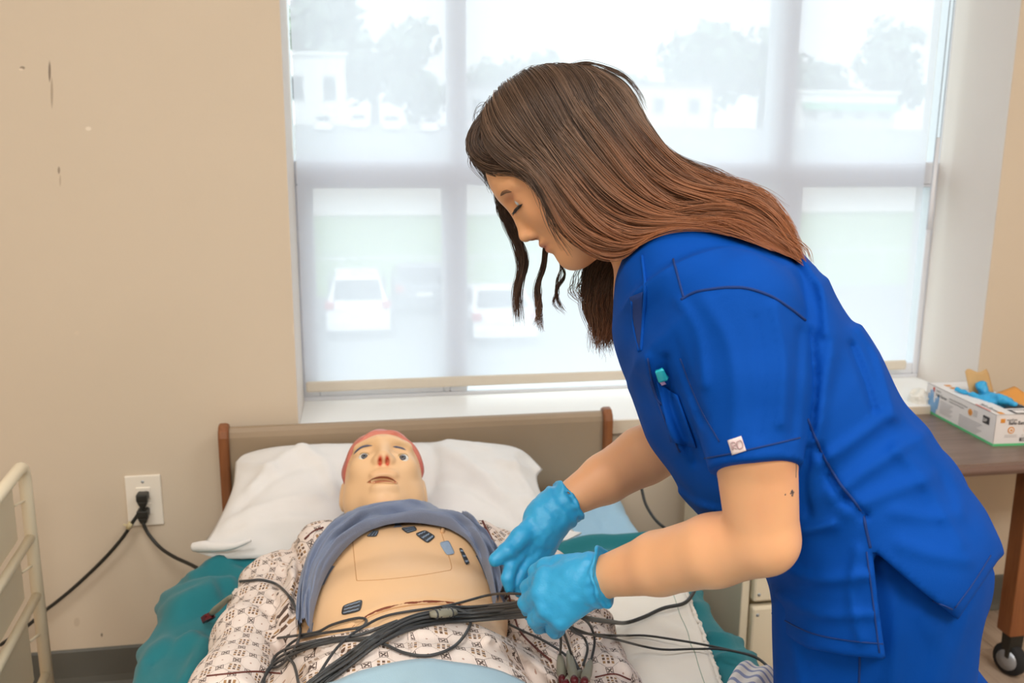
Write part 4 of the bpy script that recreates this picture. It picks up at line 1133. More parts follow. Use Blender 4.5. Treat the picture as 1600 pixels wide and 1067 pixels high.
def lead(L, label, r=.0021, mat=None, off=.004, ends=()):
    p = resample(on_surf(L, off), max(24, 8*len(L)))
    o = MB().tube(p, r, 7).build('monitor_lead', mat or M_cable, smooth=True, origin=p[0])
    tag(o, label, 'cable', LG)
    for kind, a, b_ in ends:
        A, B = on_surf([a, b_], .009, 1)[[0, -1]]
        d = B-A
        m = MB().tube([A, A+d*.12, A+d*.3, A+d*.75, A+d*.9, B], [.0026, .0042, .0055, .0072, .0066, .005], 12, flat=.8).build('boot', M_boot, o, smooth=True)
        if kind == 'red':
            C = B; u = unit(d); s = unit(np.cross(u, (0, 0, 1))); w_ = np.cross(s, u)
            c = MB()
            for sg in (1, -1):
                c.prism([C+s*sg*.002+w_*.003, C+s*sg*.009+u*.012+w_*.004, C+s*sg*.010+u*.028+w_*.004, C+s*sg*.004+u*.042+w_*.004, C+s*sg*.0012+u*.042+w_*.004, C+s*sg*.003+u*.018+w_*.003, C+s*sg*.0005+u*.012+w_*.003], -w_*.010)
            c.tube([C+u*.010-s*.009, C+u*.010+s*.009], .0022, 8)
            c.build('clip', M_red, m, smooth=False)
        elif kind == 'tip':
            C = B; u = unit(d); MB().tube([C-u*.002, C+u*.004, C+u*.010], [.0045, .0058, .004], 10).build('clip', M_red, m, smooth=True)
    return o
# the bundle from the woman's hands to the lower left edge
for k, (dx, dy, z, lb) in enumerate([(0, 0, 0, 'uppermost'), (2, 6, .002, 'second from top'), (-3, 11, 0, 'third from top'), (4, 15, .006, 'lying on top of the rest'), (0, 20, 0, 'in the middle'), (-4, 25, .003, 'third from the bottom'), (3, 30, 0, 'second from the bottom'), (0, 36, 0, 'lowest')]):
    L = [(850, 936+dy*.7, 1.165), (822, 938+dy*.7, 1.18), (790, 944+dy*.6, 1.24), (738, 950+dy*.55, .004+z), (690, 953+dy*.55, z), (640, 964+dy*.55, z), (590, 988+dy*.55+dx, z), (545, 1020+dy*.6+dx, z), (500, 1052+dy*.65, z), (455, 1088+dy*.7, z)]
    lead(L, 'grey lead of the main bundle over the abdomen, '+lb, .0022 if k != 4 else .003, M_cable2 if k % 3 == 2 else M_cable)
gl = on_surf([(672, 960), (712, 956)], .016, 3)
o = MB().tube(resample(gl, 6), [.005, .0075, .008, .008, .0075, .005], 10, flat=.7).build('cable_splitter', M_boot, smooth=True); tag(o, 'ribbed grey splitter block where the lead bundle fans out', 'cable splitter')
rb = MB()
for k in range(5):
    c = gl[0]+(gl[-1]-gl[0])*(.2+.15*k); d = unit(gl[-1]-gl[0]); rb.tube([c-d*.0012, c+d*.0012], .0092, 10, flat=.7)
rb.build('rib', M_cable, o, smooth=True)
lead([(835, 930, 1.18), (797, 927, 1.25), (762, 930, .012), (700, 946), (612, 960), (570, 978), (528, 1010), (490, 1067), (480, 1085)], 'thin lead crossing highest over the bare abdomen to the lower edge', .0019)
lead([(840, 940, 1.18), (800, 942, 1.24), (740, 948, .008), (690, 948, .006), (725, 956, .004), (735, 975), (712, 1008), (672, 1024), (632, 1020), (590, 1003), (540, 1000), (490, 1010), (450, 1026), (425, 1041), (409, 1067), (405, 1085)], 'grey lead looping widest over the gown at the right of the bundle', .0022)
lead([(434, 997), (470, 992), (497, 987), (519, 976), (556, 966), (572, 968), (566, 979), (540, 984), (494, 991), (462, 1000), (445, 1018), (459, 1038), (466, 1067), (468, 1085)], 'grey lead with the small flat loop near the lower rib pad', .002)
lead([(375, 908), (392, 907), (409, 906), (434, 914), (456, 938), (467, 969), (469, 991), (459, 1016), (440, 1038), (426, 1042), (428, 1028), (447, 1014), (500, 1000), (560, 992), (620, 970)], 'lead arching over the left sleeve to the red clip', .0022, ends=[('red', (362, 930), (331, 958))])
lead([(420, 1090), (413, 1060), (432, 1030), (470, 1012), (519, 999), (552, 999), (600, 990), (640, 972)], 'grey lead curving round the lower left of the gown', .002)
# leads to the right of the hands
lead([(880, 955, 1.16), (918, 966, 1.20), (952, 971, .01), (977, 973), (1006, 964), (1037, 950), (1068, 943), (1081, 930), (1088, 912), (1086, 890), (1078, 872)], 'thick black trunk cable running right across the white pad', .0034, M_cable2)
lead([(872, 965, 1.17), (899, 986, 1.22), (940, 992), (977, 993), (1009, 993), (1052, 999), (1099, 1007), (1146, 1017), (1184, 1028), (1215, 1056)], 'upper of the two thin black leads over the white pad edge', .0019, M_cable2)
lead([(872, 970, 1.17), (915, 989, 1.23), (959, 998), (1006, 1010), (1040, 1015), (1084, 1014), (1131, 1015), (1184, 1029), (1214, 1060)], 'lower of the two thin black leads over the white pad edge', .0019, M_cable2)
lead([(868, 968, 1.175), (876, 996, 1.21), (875, 1024)], 'short lead with grey boot clip, leftmost of the four below the hand', .0019, ends=[('tip', (875, 1022), (878, 1058))])
lead([(872, 966, 1.175), (884, 996, 1.21), (893, 1022, .006), (905, 1046)], 'short lead with grey boot, second from left of the four below the hand', .0019, ends=[('tip', (888, 1018), (897, 1060))])
lead([(795, 975), (822, 988, .006), (846, 999, .008), (881, 1021, .006), (906, 1048)], 'lead running diagonally to the grey boot lying on its side', .0019, ends=[('tip', (908, 1048), (886, 1066))])
lead([(885, 955, 1.165), (915, 969, 1.19), (926, 986, .015), (929, 1005, .008), (923, 1035)], 'short curved lead with grey boot, rightmost of the four below the hand', .0019, ends=[('tip', (923, 1032), (914, 1062))])
lead([(878, 962, 1.17), (896, 986, 1.2), (912, 996, .012), (918, 1014, .006), (911, 1040)], 'short lead bending between the two right boots', .0019)
# ================================================================== the woman in blue scrubs
def R_(r, Z): return r*Z/FPX
def C3(L): return [P(*l[:3]) for l in L]
FOOT = P(1370, 900, 1.12); FOOT = np.array([FOOT[0]+.2, FOOT[1], 0.0])
nurse = thing('person', 'woman with long brown hair in royal blue scrubs leaning over the bed', 'person', tuple(FOOT))
M_skin = vcol_mat('skin', .48, .4, bmp=.06, bscale=500, sss=.12, var=.05)
SK = np.array(lin(236, 178, 132)[:3])
HO = P(890, 285, 1.20); _hd = unit(ray(890, 285))
eF = unit(-.773*CR+.634*CD); eD = unit(.634*CR+.773*CD); eS = unit(np.cross(eF, eD)); eS = eS if eS@CF > 0 else -eS
HB = np.array([eF, eD, eS])
def nl(p): return (p-HO)@HB.T
def nw(f, d, s=0.0): return HO+f*eF+d*eD+s*eS
NB = P(1052, 432, 1.185)
def head_f(p):
    q = nl(p); qa = q.copy(); qa[:, 2] = np.abs(qa[:, 2])
    d = ell(q, (-.014, -.046, 0), (.092, .092, .073))
    d = smin(d, ell(q, (.036, -.042, 0), (.0435, .045, .052)), .03)
    d = smin(d, ell(q, (.024, .024, 0), (.054, .072, .056)), .03)
    d = smin(d, ell(qa, (.006, .050, .040), (.034, .032, .018)), .025)
    d = smin(d, ell(q, (.052, .077, 0), (.024, .020, .026)), .022)
    d = smin(d, ell(qa, (.044, .010, .036), (.024, .022, .018)), .02)
    d = smin(d, cone(qa, (.070, -.041, .008), (.058, -.040, .044), .0085, .007), .012)
    d = smax(d, -ell(qa, (.084, -.024, .030), (.014, .010, .016)), .008)
    d = smin(d, ell(qa, (.0605, -.0225, .031), (.0135, .0095, .0145)), .004)
    d = smin(d, cone(q, (.073, -.024, 0), (.0875, .016, 0), .0055, .0082), .010)
    d = smin(d, ell(q, (.0875, .0175, 0), (.0085, .0075, .0085)), .005)
    d = smin(d, ell(qa, (.079, .0225, .0095), (.0095, .007, .0065)), .004)
    d = smax(d, -ell(qa, (.083, .0285, .0065), (.0045, .0035, .0030)), .002)
    d = smin(d, ell(q, (.0735, .0395, 0), (.0095, .0065, .019)), .005)
    d = smin(d, ell(q, (.0715, .0500, 0), (.0090, .0060, .017)), .005)
    d = smax(d, -ell(q, (.085, .0450, 0), (.012, .0012, .022)), .002)
    ear = ell(qa, (-.012, -.008, .073), (.018, .030, .010))
    return smin(d, ear, .006)
# --- arms
A_N = [(1150, 490, 1.005), (1180, 700, .958), (1192, 842, .975), (1115, 860, 1.015), (1030, 880, 1.075), (938, 902, 1.135)]
R_N = [.046, .0425, .0375, .0395, .0365, .0240]
A_F = [(1105, 510, 1.31), (1075, 640, 1.37), (1062, 685, 1.38), (1005, 712, 1.37), (945, 748, 1.345), (880, 786, 1.322)]
R_F = [.052, .047, .043, .043, .036, .0235]
# --- hands: wrist, knuckle chains (photo pixel, pixel, distance), thumbs
def hand(wrist, mcps, pips, dips, tips, thumb, wr, palm, rad=(.0125, .0098, .0088, .0076)):
    W = P(*wrist); Mc, Pp, Dp, Tp = C3(mcps), C3(pips), C3(dips), C3(tips); Th = C3(thumb); Pl = C3(palm)
    def f(p, infl=0.0):
        d = None
        for k in range(4):
            s = (1.0, 1.04, 1.0, .88)[k]
            m = cone(p, W+(Mc[k]-W)*.12, Mc[k], wr*.80+infl, rad[0]*s+infl)
            d = m if d is None else smin(d, m, .014)
        for c in Pl: d = smin(d, np.linalg.norm(p-c, axis=1)-.019-infl, .016)
        for k in range(4):
            s = (1.0, 1.04, 1.0, .88)[k]
            fg = chain(p, [Mc[k], Pp[k], Dp[k], Tp[k]], [r*s+infl for r in rad], .0025)
            fg = np.minimum(fg, np.linalg.norm(p-Pp[k], axis=1)-(rad[1]+.0008)*s-infl)
            d = smin(d, fg, .0035)
        t = chain(p, Th, [.0150+infl, .0128+infl, .0108+infl, .0085+infl], .004)
        return smin(d, t, .006)
    return f
hand_n = hand((938, 902, 1.135), [(853, 902, 1.150), (846, 926, 1.143), (855, 950, 1.138), (877, 968, 1.137)],
              [(826, 918, 1.180), (824, 943, 1.172), (837, 968, 1.165), (864, 982, 1.160)],
              [(828, 938, 1.196), (829, 957, 1.190), (843, 978, 1.184), (868, 987, 1.176)],
              [(838, 944, 1.206), (838, 962, 1.202), (852, 978, 1.196), (874, 984, 1.188)],
              [(905, 888, 1.150), (876, 884, 1.163), (852, 886, 1.175), (836, 893, 1.184)], .0255, [(900, 905, 1.142), (885, 935, 1.140)])
hand_f = hand((876, 789, 1.322), [(815, 858, 1.290), (829, 868, 1.297), (842, 868, 1.305), (854, 858, 1.312)],
              [(799, 885, 1.268), (814, 893, 1.277), (829, 892, 1.287), (844, 882, 1.297)],
              [(793, 904, 1.262), (809, 912, 1.270), (825, 909, 1.280), (841, 898, 1.291)],
              [(796, 918, 1.262), (813, 925, 1.270), (828, 920, 1.280), (844, 908, 1.291)],
              [(850, 806, 1.308), (814, 838, 1.282), (792, 861, 1.268), (774, 874, 1.262)], .0265, [(842, 830, 1.30), (848, 815, 1.307)], (.0115, .0082, .0076, .0067))
AN, AF = C3(A_N), C3(A_F)
def nbody_f(p):
    d = smin(head_f(p), cone(p, nw(-.035, .055), NB, .050, .056), .02)
    d = smin(d, ell(p, P(1085, 470, 1.165), (.10, .12, .07)), .03)
    d = smin(d, chain(p, AN, R_N, .008), .01); d = smin(d, chain(p, AF, R_F, .008), .01)
    d = smin(d, hand_n(p, -.0015), .012); return smin(d, hand_f(p, -.0015), .012)
def bounds(L, pad): L = np.array(L); return L.min(0)-pad, L.max(0)+pad
lo_, hi_ = bounds(AN+AF+[HO+eF*.1, HO-eF*.12, HO-eD*.15, P(790, 925, 1.27), P(1150, 480, 1.0), P(830, 985, 1.2)], .07)
Vb, Qb = nets(nbody_f, lo_, hi_, .0032, relax=2)
def paint_nurse(V):
    c = np.tile(SK, (len(V), 1)); q = nl(V); hd = np.linalg.norm(q, axis=1) < .16
    def mx(m, col):
        nonlocal c; m = np.clip(m, 0, 1)[:, None]; c = c*(1-m)+np.array(lin(col)[:3])*m
    mx(hd*np.exp(-(((q[:, 0]-.080)/.012)**2+((q[:, 1]-.0455)/.0085)**2+(q[:, 2]/.018)**2)**2)*.75, (196, 112, 100))
    mx(hd*np.exp(-(((q[:, 1]-.012)/.03)**2+((np.abs(q[:, 2])-.045)/.03)**2+((q[:, 0]-.05)/.03)**2))*.30, (226, 148, 108))
    mx(hd*np.exp(-(((q[:, 1]+.029)/.007)**2+((np.abs(q[:, 2])-.030)/.018)**2))*(q[:, 0] > .05)*.55, (190, 118, 88))
    mx(hd*np.exp(-(((q[:, 0]-.083)/.006)**2+((q[:, 1]-.0285)/.005)**2+((np.abs(q[:, 2])-.0065)/.005)**2))*.8, (150, 60, 40))
    mx(.30*np.clip(vnoise(V, 30), 0, 1), (226, 160, 122))
    return c
mesh_obj('body', Vb, Qb, M_skin, nurse, col=paint_nurse(Vb))
M_browhair = simple('brow_hair', (112, 78, 54), .7, var=.1, nscale=300)
M_lash = simple('eyelash', (34, 28, 28), .6, var=.05)
M_eye2 = simple('eye_pale', (206, 214, 222), .12, var=.02, coat=.6)
hf1 = lambda p: head_f(p)
stroke('eyebrow', [(782, 306), (786, 301.5), (792, 299), (799, 299.5)], .0022, M_browhair, nurse, hf1, off=.0002, taper=True)
stroke('eyelash', [(816, 319), (810, 324), (805, 329), (801.5, 335)], .0020, M_lash, nurse, hf1, off=.0012, taper=True)
for _a, _b in (((812, 322), (805, 333)), ((808, 325), (801, 337)), ((806, 327), (799.5, 335))):
    pa = cast(hf1, _a[0], _a[1], z1=1.4)[0]; MB().tube([pa, pa*.5+P(_b[0], _b[1], (pa-CP)@CF-.002)*.5, P(_b[0], _b[1], (pa-CP)@CF-.004)], [.0011, .0008, .0003], 5).build('eyelash', M_lash, nurse, smooth=True)
for s in (-1, 1):
    MB().lathe([(.0095*math.sin(a), -.0095*math.cos(a)) for a in np.linspace(.03, 3.11, 12)], nw(.0655, -.0195, s*.030), eF, 16).build('eyeball', M_eye2, nurse, smooth=True)

# --- gloves: nitrile over each hand, with a wrinkled cuff and a rolled edge
def nitrile():
    m, nt, b = new_mat('blue_nitrile'); v = coords(nt, 'Object'); n1 = noise(nt, v, 25, 3)
    nt.links.new(mixc(nt, n1, lin(34, 154, 210), lin(62, 178, 228)), b.inputs['Base Color']); b.inputs['Roughness'].default_value = .42
    n2 = noise(nt, coords(nt, 'Object', (1, 1, 1)), 170, 4, .6, .8); bump(nt, b, n2, .25, .0025)
    b.inputs['Subsurface Weight'].default_value = .08; b.inputs['Subsurface Radius'].default_value = (.002, .004, .008); return m
M_glove = nitrile()
def glove_f(hf, w0, w1, w2, r, sd):
    """hand plus a cuff running from w0 (in the hand) over w1 to the edge w2"""
    ax = unit(w2-w0); L = (w2-w0)@ax
    def f(p):
        d = hf(p, .0012); t = (p-w0)@ax
        rad = p-w0-t[:, None]*ax
        ang = np.arctan2(rad@unit(np.cross(ax, CF)), rad@CF)
        wr = .0022*1.35*np.sin(t*330+2.2*np.sin(ang*2+sd)+3*vnoise(p+sd, 25))*np.clip(t/L*1.4-.2, 0, 1)+.0012*np.sin(ang*13+sd)*np.clip(t/L-.4, 0, 1)
        c = chain(p, [w0, w1, w2], r, .01)-wr
        c = np.maximum(c, (p-w2)@ax)
        lip = np.sqrt((np.linalg.norm(rad, axis=1)-r[2]-.001*np.sin(ang*9+sd)-.0015*np.sin(ang*4+2*sd))**2+((p-w2)@ax+.001+.0016*np.sin(ang*5+sd))**2)-.0027
        d = smin(d, c, .012); d = smin(d, lip, .003)
        return d-.0009*vnoise(p+sd, 120)*1.0-.0009*vnoise(p+sd, 55)
    return f
ga = glove_f(hand_n, P(905, 905, 1.142), P(925, 903, 1.137), P(944, 901, 1.128), [.029, .0285, .0335], 1.0)
gb = glove_f(hand_f, P(852, 806, 1.312), P(872, 792, 1.322), P(888, 783, 1.327), [.028, .0275, .0305], 2.6)
for gf, pts in ((ga, [P(830, 900, 1.19), P(950, 900, 1.12), P(860, 985, 1.17), P(900, 870, 1.15), P(900, 940, 1.10)]), (gb, [P(772, 875, 1.26), P(905, 780, 1.34), P(815, 926, 1.26), P(855, 900, 1.31), P(850, 780, 1.33)])):
    lo_, hi_ = bounds(pts, .035); Vg_, Qg_ = nets(gf, lo_, hi_, .0022, relax=2)
    mesh_obj('glove', Vg_, Qg_, M_glove, nurse)

# --- scrub top
def scrub_mat(name, rgb):
    m, nt, b = new_mat(name); v = coords(nt, 'Object'); c = lin(rgb)
    n1 = noise(nt, v, 7, 3); nt.links.new(mixc(nt, n1, tuple(x*.92 for x in c[:3])+(1,), tuple(min(1, x*1.06) for x in c[:3])+(1,)), b.inputs['Base Color'])
    b.inputs['Roughness'].default_value = .78; b.inputs['Specular IOR Level'].default_value = .12
    n2 = noise(nt, v, 1400, 1); n3 = noise(nt, v, 30, 4, .6, .6); bump(nt, b, N(n2)*.25+N(n3)*.75, .22, .004); return m
M_scrub = scrub_mat('royal_blue_cotton', (0, 71, 162))
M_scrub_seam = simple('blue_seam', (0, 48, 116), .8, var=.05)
TS = [(1378, 965, 176, 1.12, .185), (1370, 868, 181, 1.12, .19), (1302, 757, 172, 1.125, .175), (1224, 678, 190, 1.13, .175), (1170, 600, 190, 1.14, .18), (1126, 520, 174, 1.15, .185), (1088, 464, 128, 1.165, .175), (1062, 412, 52, 1.18, .085)]
WD = unit(ray(1290, 690))
TP = [P(a, b_, z) for a, b_, r, z, h in TS]; TR = [R_(r, z)*.93 for a, b_, r, z, h in TS]; TSs = [h/(R_(r, z)*.93) for a, b_, r, z, h in TS]
SN = C3([(1142, 500, 1.008), (1166, 610, .978), (1180, 724, .950)]); SNr = [R_(108, 1.01), R_(93, .985), R_(73, .962)]
SF = C3([(1100, 510, 1.315), (1082, 600, 1.35), (1068, 660, 1.37)]); SFr = [.078, .066, .055]
TOPPOLY = [(850, 150), (1750, 150), (1750, 760), (1562, 872), (1497, 968), (1430, 916), (1363, 858), (1372, 940), (1384, 1030), (1320, 1024), (1262, 1013), (1197, 976), (1150, 940), (850, 800)]
HEMCUT = SN[2]+(SN[2]-SN[1])*.02
TF = [([(1285, 722), (1335, 688), (1385, 650)], 11, .005), ([(1300, 775), (1350, 738), (1415, 695), (1440, 682)], 13, .005), ([(1280, 702), (1308, 765), (1352, 805)], 6, -.006), ([(1345, 512), (1372, 552), (1388, 612), (1398, 650)], 10, .006), ([(1330, 540), (1350, 590), (1365, 640)], 7, -.006),
      ([(1290, 440), (1302, 520), (1288, 610), (1275, 680)], 12, .007), ([(1268, 520), (1272, 600), (1268, 680)], 7, -.007), ([(1320, 800), (1380, 772), (1450, 748)], 13, .004), ([(1400, 800), (1450, 808), (1500, 804)], 12, .003), ([(1410, 850), (1460, 866), (1510, 874)], 13, .003),
      ([(1300, 820), (1250, 830), (1200, 830)], 9, .006), ([(1210, 880), (1270, 905), (1350, 900)], 10, .005), ([(1215, 930), (1280, 960), (1360, 960)], 9, .004), ([(1262, 700), (1255, 760), (1262, 800)], 8, -.006),
      ([(1010, 560), (1024, 620), (1060, 700)], 8, .005), ([(1040, 560), (1052, 640), (1085, 720)], 7, -.005), ([(1225, 370), (1255, 440), (1262, 500)], 7, -.004), ([(1250, 395), (1282, 450), (1290, 520)], 8, .006), ([(1340, 860), (1330, 930), (1345, 1000)], 9, .004), ([(1385, 900), (1440, 945), (1490, 960)], 7, -.003),
      ([(1060, 770), (1090, 790), (1130, 800)], 7, .004), ([(1450, 700), (1488, 745), (1502, 785)], 12, .003), ([(1400, 700), (1440, 745), (1500, 850)], 12, .004)]
SLF = [([(1060, 470), (1090, 520), (1100, 600)], 9, .005), ([(1100, 470), (1140, 540), (1150, 640), (1140, 700)], 12, .004), ([(1210, 480), (1225, 560), (1220, 660)], 10, .005), ([(1250, 520), (1245, 600), (1238, 680)], 8, -.004), ([(1180, 500), (1192, 580), (1185, 680)], 9, -.003), ([(1050, 520), (1070, 580), (1100, 660)], 7, -.005)]
def torso_f(p): return chain(p, TP, TR, .008, WD, TSs)
def sleeve_n(p): return chain(p, SN, SNr, .008, WD, 1.0)
def top_f(p):
    t = torso_f(p); s = sleeve_n(p)
    near = (np.abs(np.minimum(t, s)) < .022)
    d = smin(smax(t, -9+0*t, .001), smin(chain(p, SF, SFr, .02), 9+0*t, .001), .02)
    hem = (p-SN[2])@unit(SN[2]-SN[1])-.006
    s = smax(s, hem+.0, .003)
    if near.any():
        q = p[near]; px, py, Z = proj(q)
        fac = np.clip((1.16-Z)/.05, 0, 1)
        s[near] -= strokes(px, py, SLF)*fac-.0+.0015*vnoise(q, 26)
        d[near] -= strokes(px, py, TF)*fac+.0035*vnoise(q, 13)+.002*vnoise(q+4, 27)
    d = smin(d, s, .014)
    near = np.abs(d) < .12
    if near.any():
        q = p[near]; px, py, Z = proj(q); x = smax(d[near], poly2(px, py, TOPPOLY)*(1.1/FPX), .004)
        x = smax(x, -cone(q, nw(.02, .075), P(1024, 440, 1.182), .046, .050), .006)         # neck opening
        x = smax(x, -cone(q, P(985, 470, 1.19), P(1004, 535, 1.185), .030, .006), .004)     # the V
        d[near] = x
    # open the sleeve end round the arm
    return d
lo_, hi_ = bounds([P(965, 520, 1.2), P(1560, 850, 1.12), P(1385, 1035, 1.12), P(1200, 980, 1.1), P(1100, 350, 1.2), P(1180, 700, .88), P(1100, 520, 1.40), P(1400, 850, .92), P(1400, 850, 1.33)], .05)
Vt, Qt = nets(top_f, lo_, hi_, .0046, relax=2)
top = mesh_obj('scrub_top', Vt, Qt, M_scrub, nurse)
ft = lambda p: top_f(p)
def seam(L, r=.0010, mat=None, off=.0003, name='seam'):
    return stroke(name, L, r, mat or M_scrub_seam, top, ft, off=off)
seam([(1064, 468), (1085, 457), (1110, 452), (1140, 449), (1170, 451), (1205, 463), (1235, 482), (1258, 500)], .0016)
seam([(1052, 405), (1060, 435), (1068, 464)], .0013)
seam([(1063, 560), (1078, 600), (1098, 645), (1124, 690)])
seam([(1101, 716), (1140, 709), (1190, 698), (1250, 684)], .0010)
seam([(1262, 655), (1285, 708), (1312, 755), (1345, 797), (1354, 830), (1360, 856)], .0015)
seam([(1206, 958), (1262, 987), (1320, 1000), (1380, 1006)], .0009)
seam([(1372, 872), (1432, 925), (1488, 952)], .0009); seam([(1492, 950), (1520, 912), (1548, 868)], .0009)
seam([(1354, 862), (1364, 940), (1374, 1020)], .0009)
seam([(1003, 400), (1008, 450), (1005, 505), (1002, 548)], .0022, M_scrub)
seam([(988, 470), (990, 510), (999, 548)], .0022, M_scrub)
seam([(1016, 596), (1030, 628), (1056, 640)], .0013); seam([(1012, 560), (1020, 600), (1036, 650), (1062, 706)], .0012)
# chest pocket and what it holds
def cloth_patch(name, quad, mat, parent, f, n=10, off=.002, th=.0015):
    c = np.array(quad, dtype=float); S, T = np.meshgrid(np.linspace(0, 1, n), np.linspace(0, 1, n), indexing='ij'); s_, t_ = S[..., None], T[..., None]
    q = (c[0]*(1-s_)+c[1]*s_)*(1-t_)+(c[3]*(1-s_)+c[2]*s_)*t_
    p = cast(f, q[..., 0].ravel(), q[..., 1].ravel(), off=off, z1=1.6); o = grid_obj(name, p.reshape(n, n, 3), mat, parent); return solid(o, th, 0)
cloth_patch('chest_pocket', [(1026, 596), (1058, 618), (1088, 700), (1048, 690)], M_scrub, top, ft)
M_aqua = simple('aqua_plastic', (40, 190, 205), .35, var=.1)
M_pink = simple('pink_print', (180, 150, 190), .5, var=.1)
cloth_patch('pocket_badge', [(1024, 580), (1036, 576), (1044, 592), (1030, 596)], M_aqua, top, ft, off=.004, th=.004)
cloth_patch('badge_print', [(1030, 596), (1037, 594), (1041, 600), (1034, 602)], M_pink, top, ft, off=.0045, th=.001)
cloth_patch('neck_shade', [(984, 464), (1004, 456), (1003, 530), (998, 548)], M_scrub_seam, top, ft, off=.0008, th=.001)  # shade inside the V opening, put in as a darker blue patch
# sleeve tag with its printed ring mark
M_tag = simple('woven_tag', (222, 208, 208), .7, var=.03)
M_tagp = simple('tag_print', (186, 158, 160), .7, var=.03)
fs_ = lambda p: top_f(p)
cq = []
tagm = cloth_patch('sleeve_tag', [(1137, 688), (1158, 681), (1166, 704), (1144, 711)], M_tag, top, fs_, n=8, off=.0012, th=.0012)
def mark(L, r=.0008):
    s = spline(L, 5); return cast(fs_, s[:, 0], s[:, 1], off=.0024, z1=1.4), r
mm = MB()
for L in ([(1145, 703), (1142.5, 693), (1147, 690.5), (1149.5, 694), (1145, 697.5), (1151, 701)], [(1152, 690), (1157, 688), (1160.5, 693), (1160, 699), (1155, 701), (1152, 696), (1152, 690)]):
    p_, r_ = mark(L); mm.tube(p_, r_, 5)
mm.build('tag_mark', M_tagp, tagm, smooth=True)
# necklace
M_gold = simple('gold_chain', (190, 150, 90), .3, .8, var=.05)
nk = MB(); nk.tube([P(1008, 408, 1.135), P(1005, 430, 1.142), P(1003, 452, 1.15)], .0009, 5); nk.build('necklace', M_gold, nurse, smooth=True)
MB().lathe([(.0003, -.003), (.0028, 0), (.0003, .003)], P(1003, 455, 1.148), (0, 0, 1), 8).build('pendant', M_aqua, nurse, smooth=True)
# small dark tattoo marks at the back of the near arm
M_tat = simple('tattoo_ink', (96, 84, 84), .6, var=.05)
tb = MB(); fb_ = lambda p: chain(p, AN, R_N, .008)
for L, r in ([[(1243, 716), (1243.5, 730), (1243, 746)], .0009], [[(1236, 766), (1238, 770), (1237, 775)], .0016], [[(1234, 771), (1240, 769)], .0010], [[(1226, 772), (1227, 773)], .0010]):
    s = spline(L, 4); tb.tube(cast(fb_, s[:, 0], s[:, 1], off=-.0004, z1=1.3), r, 5)
tb.build('tattoo', M_tat, nurse, smooth=True)

# --- trousers and shoes
hipc = P(1372, 885, 1.12)
LEG = []
for k, Z in enumerate((1.06, 1.19)):
    h = P(1366, 905, Z); kn = P(1366, 1067, Z); md = np.array([h[0]+.012, h[1], .61]); kn = np.array([h[0]+.19, h[1], .42]); an = np.array([h[0]+.21, h[1], .09]); LEG.append((h, md, kn, an))
def tr_f(p):
    d = chain(p, [P(1368, 800, 1.12), hipc], [R_(140, 1.12), R_(160, 1.12)], .008, WD, 1.15)
    for h, md, kn, an in LEG: d = smin(d, chain(p, [h, md, kn, an], [.114, .110, .100, .086], .01, WD, .74), .012)
    near = np.abs(d) < .03
    if near.any():
        q = p[near]; px, py, Z = proj(q); d[near] -= strokes(px, py, [([(1380, 880), (1400, 960), (1395, 1067)], 12, .006), ([(1440, 960), (1470, 1010), (1460, 1067)], 14, .005), ([(1240, 1010), (1250, 1067)], 9, .004), ([(1530, 900), (1500, 990), (1480, 1067)], 12, .004)])+.003*vnoise(q, 11)
    return smax(smax(d, .035-p[:, 2], .01), p[:, 2]-1.0, .01)
lo_, hi_ = bounds([P(1190, 900, 1.12), P(1550, 900, 1.12), P(1400, 880, .92), P(1400, 880, 1.33)], .06); lo_[2] = .0; hi_[0] += .16
Vp, Qp = nets(tr_f, lo_, hi_, .0065, relax=1)
trs = mesh_obj('scrub_trousers', Vp, Qp, M_scrub, nurse)
stroke('seam', [(1343, 1012), (1343, 1040), (1342, 1080)], .0012, M_scrub_seam, trs, tr_f, off=.0003)
M_shoe = simple('white_shoe', (228, 228, 226), .5, var=.03)
for h, md, kn, an in LEG:
    a = np.array([an[0]+.04, an[1], .052]); b_ = np.array([an[0]-.15, an[1], .035])
    Vs, Qs = nets(lambda p: smax(smin(cone(p, a, b_, .048, .036), cone(p, a, a+np.array([0, 0, .06]), .048, .045), .02), .001-p[:, 2], .004), np.minimum(a, b_)-.07*np.array([1, 1, 1]), np.maximum(a, b_)+np.array([.07, .07, .11]), .008, relax=1)
    mesh_obj('shoe', Vs, Qs, M_shoe, nurse)
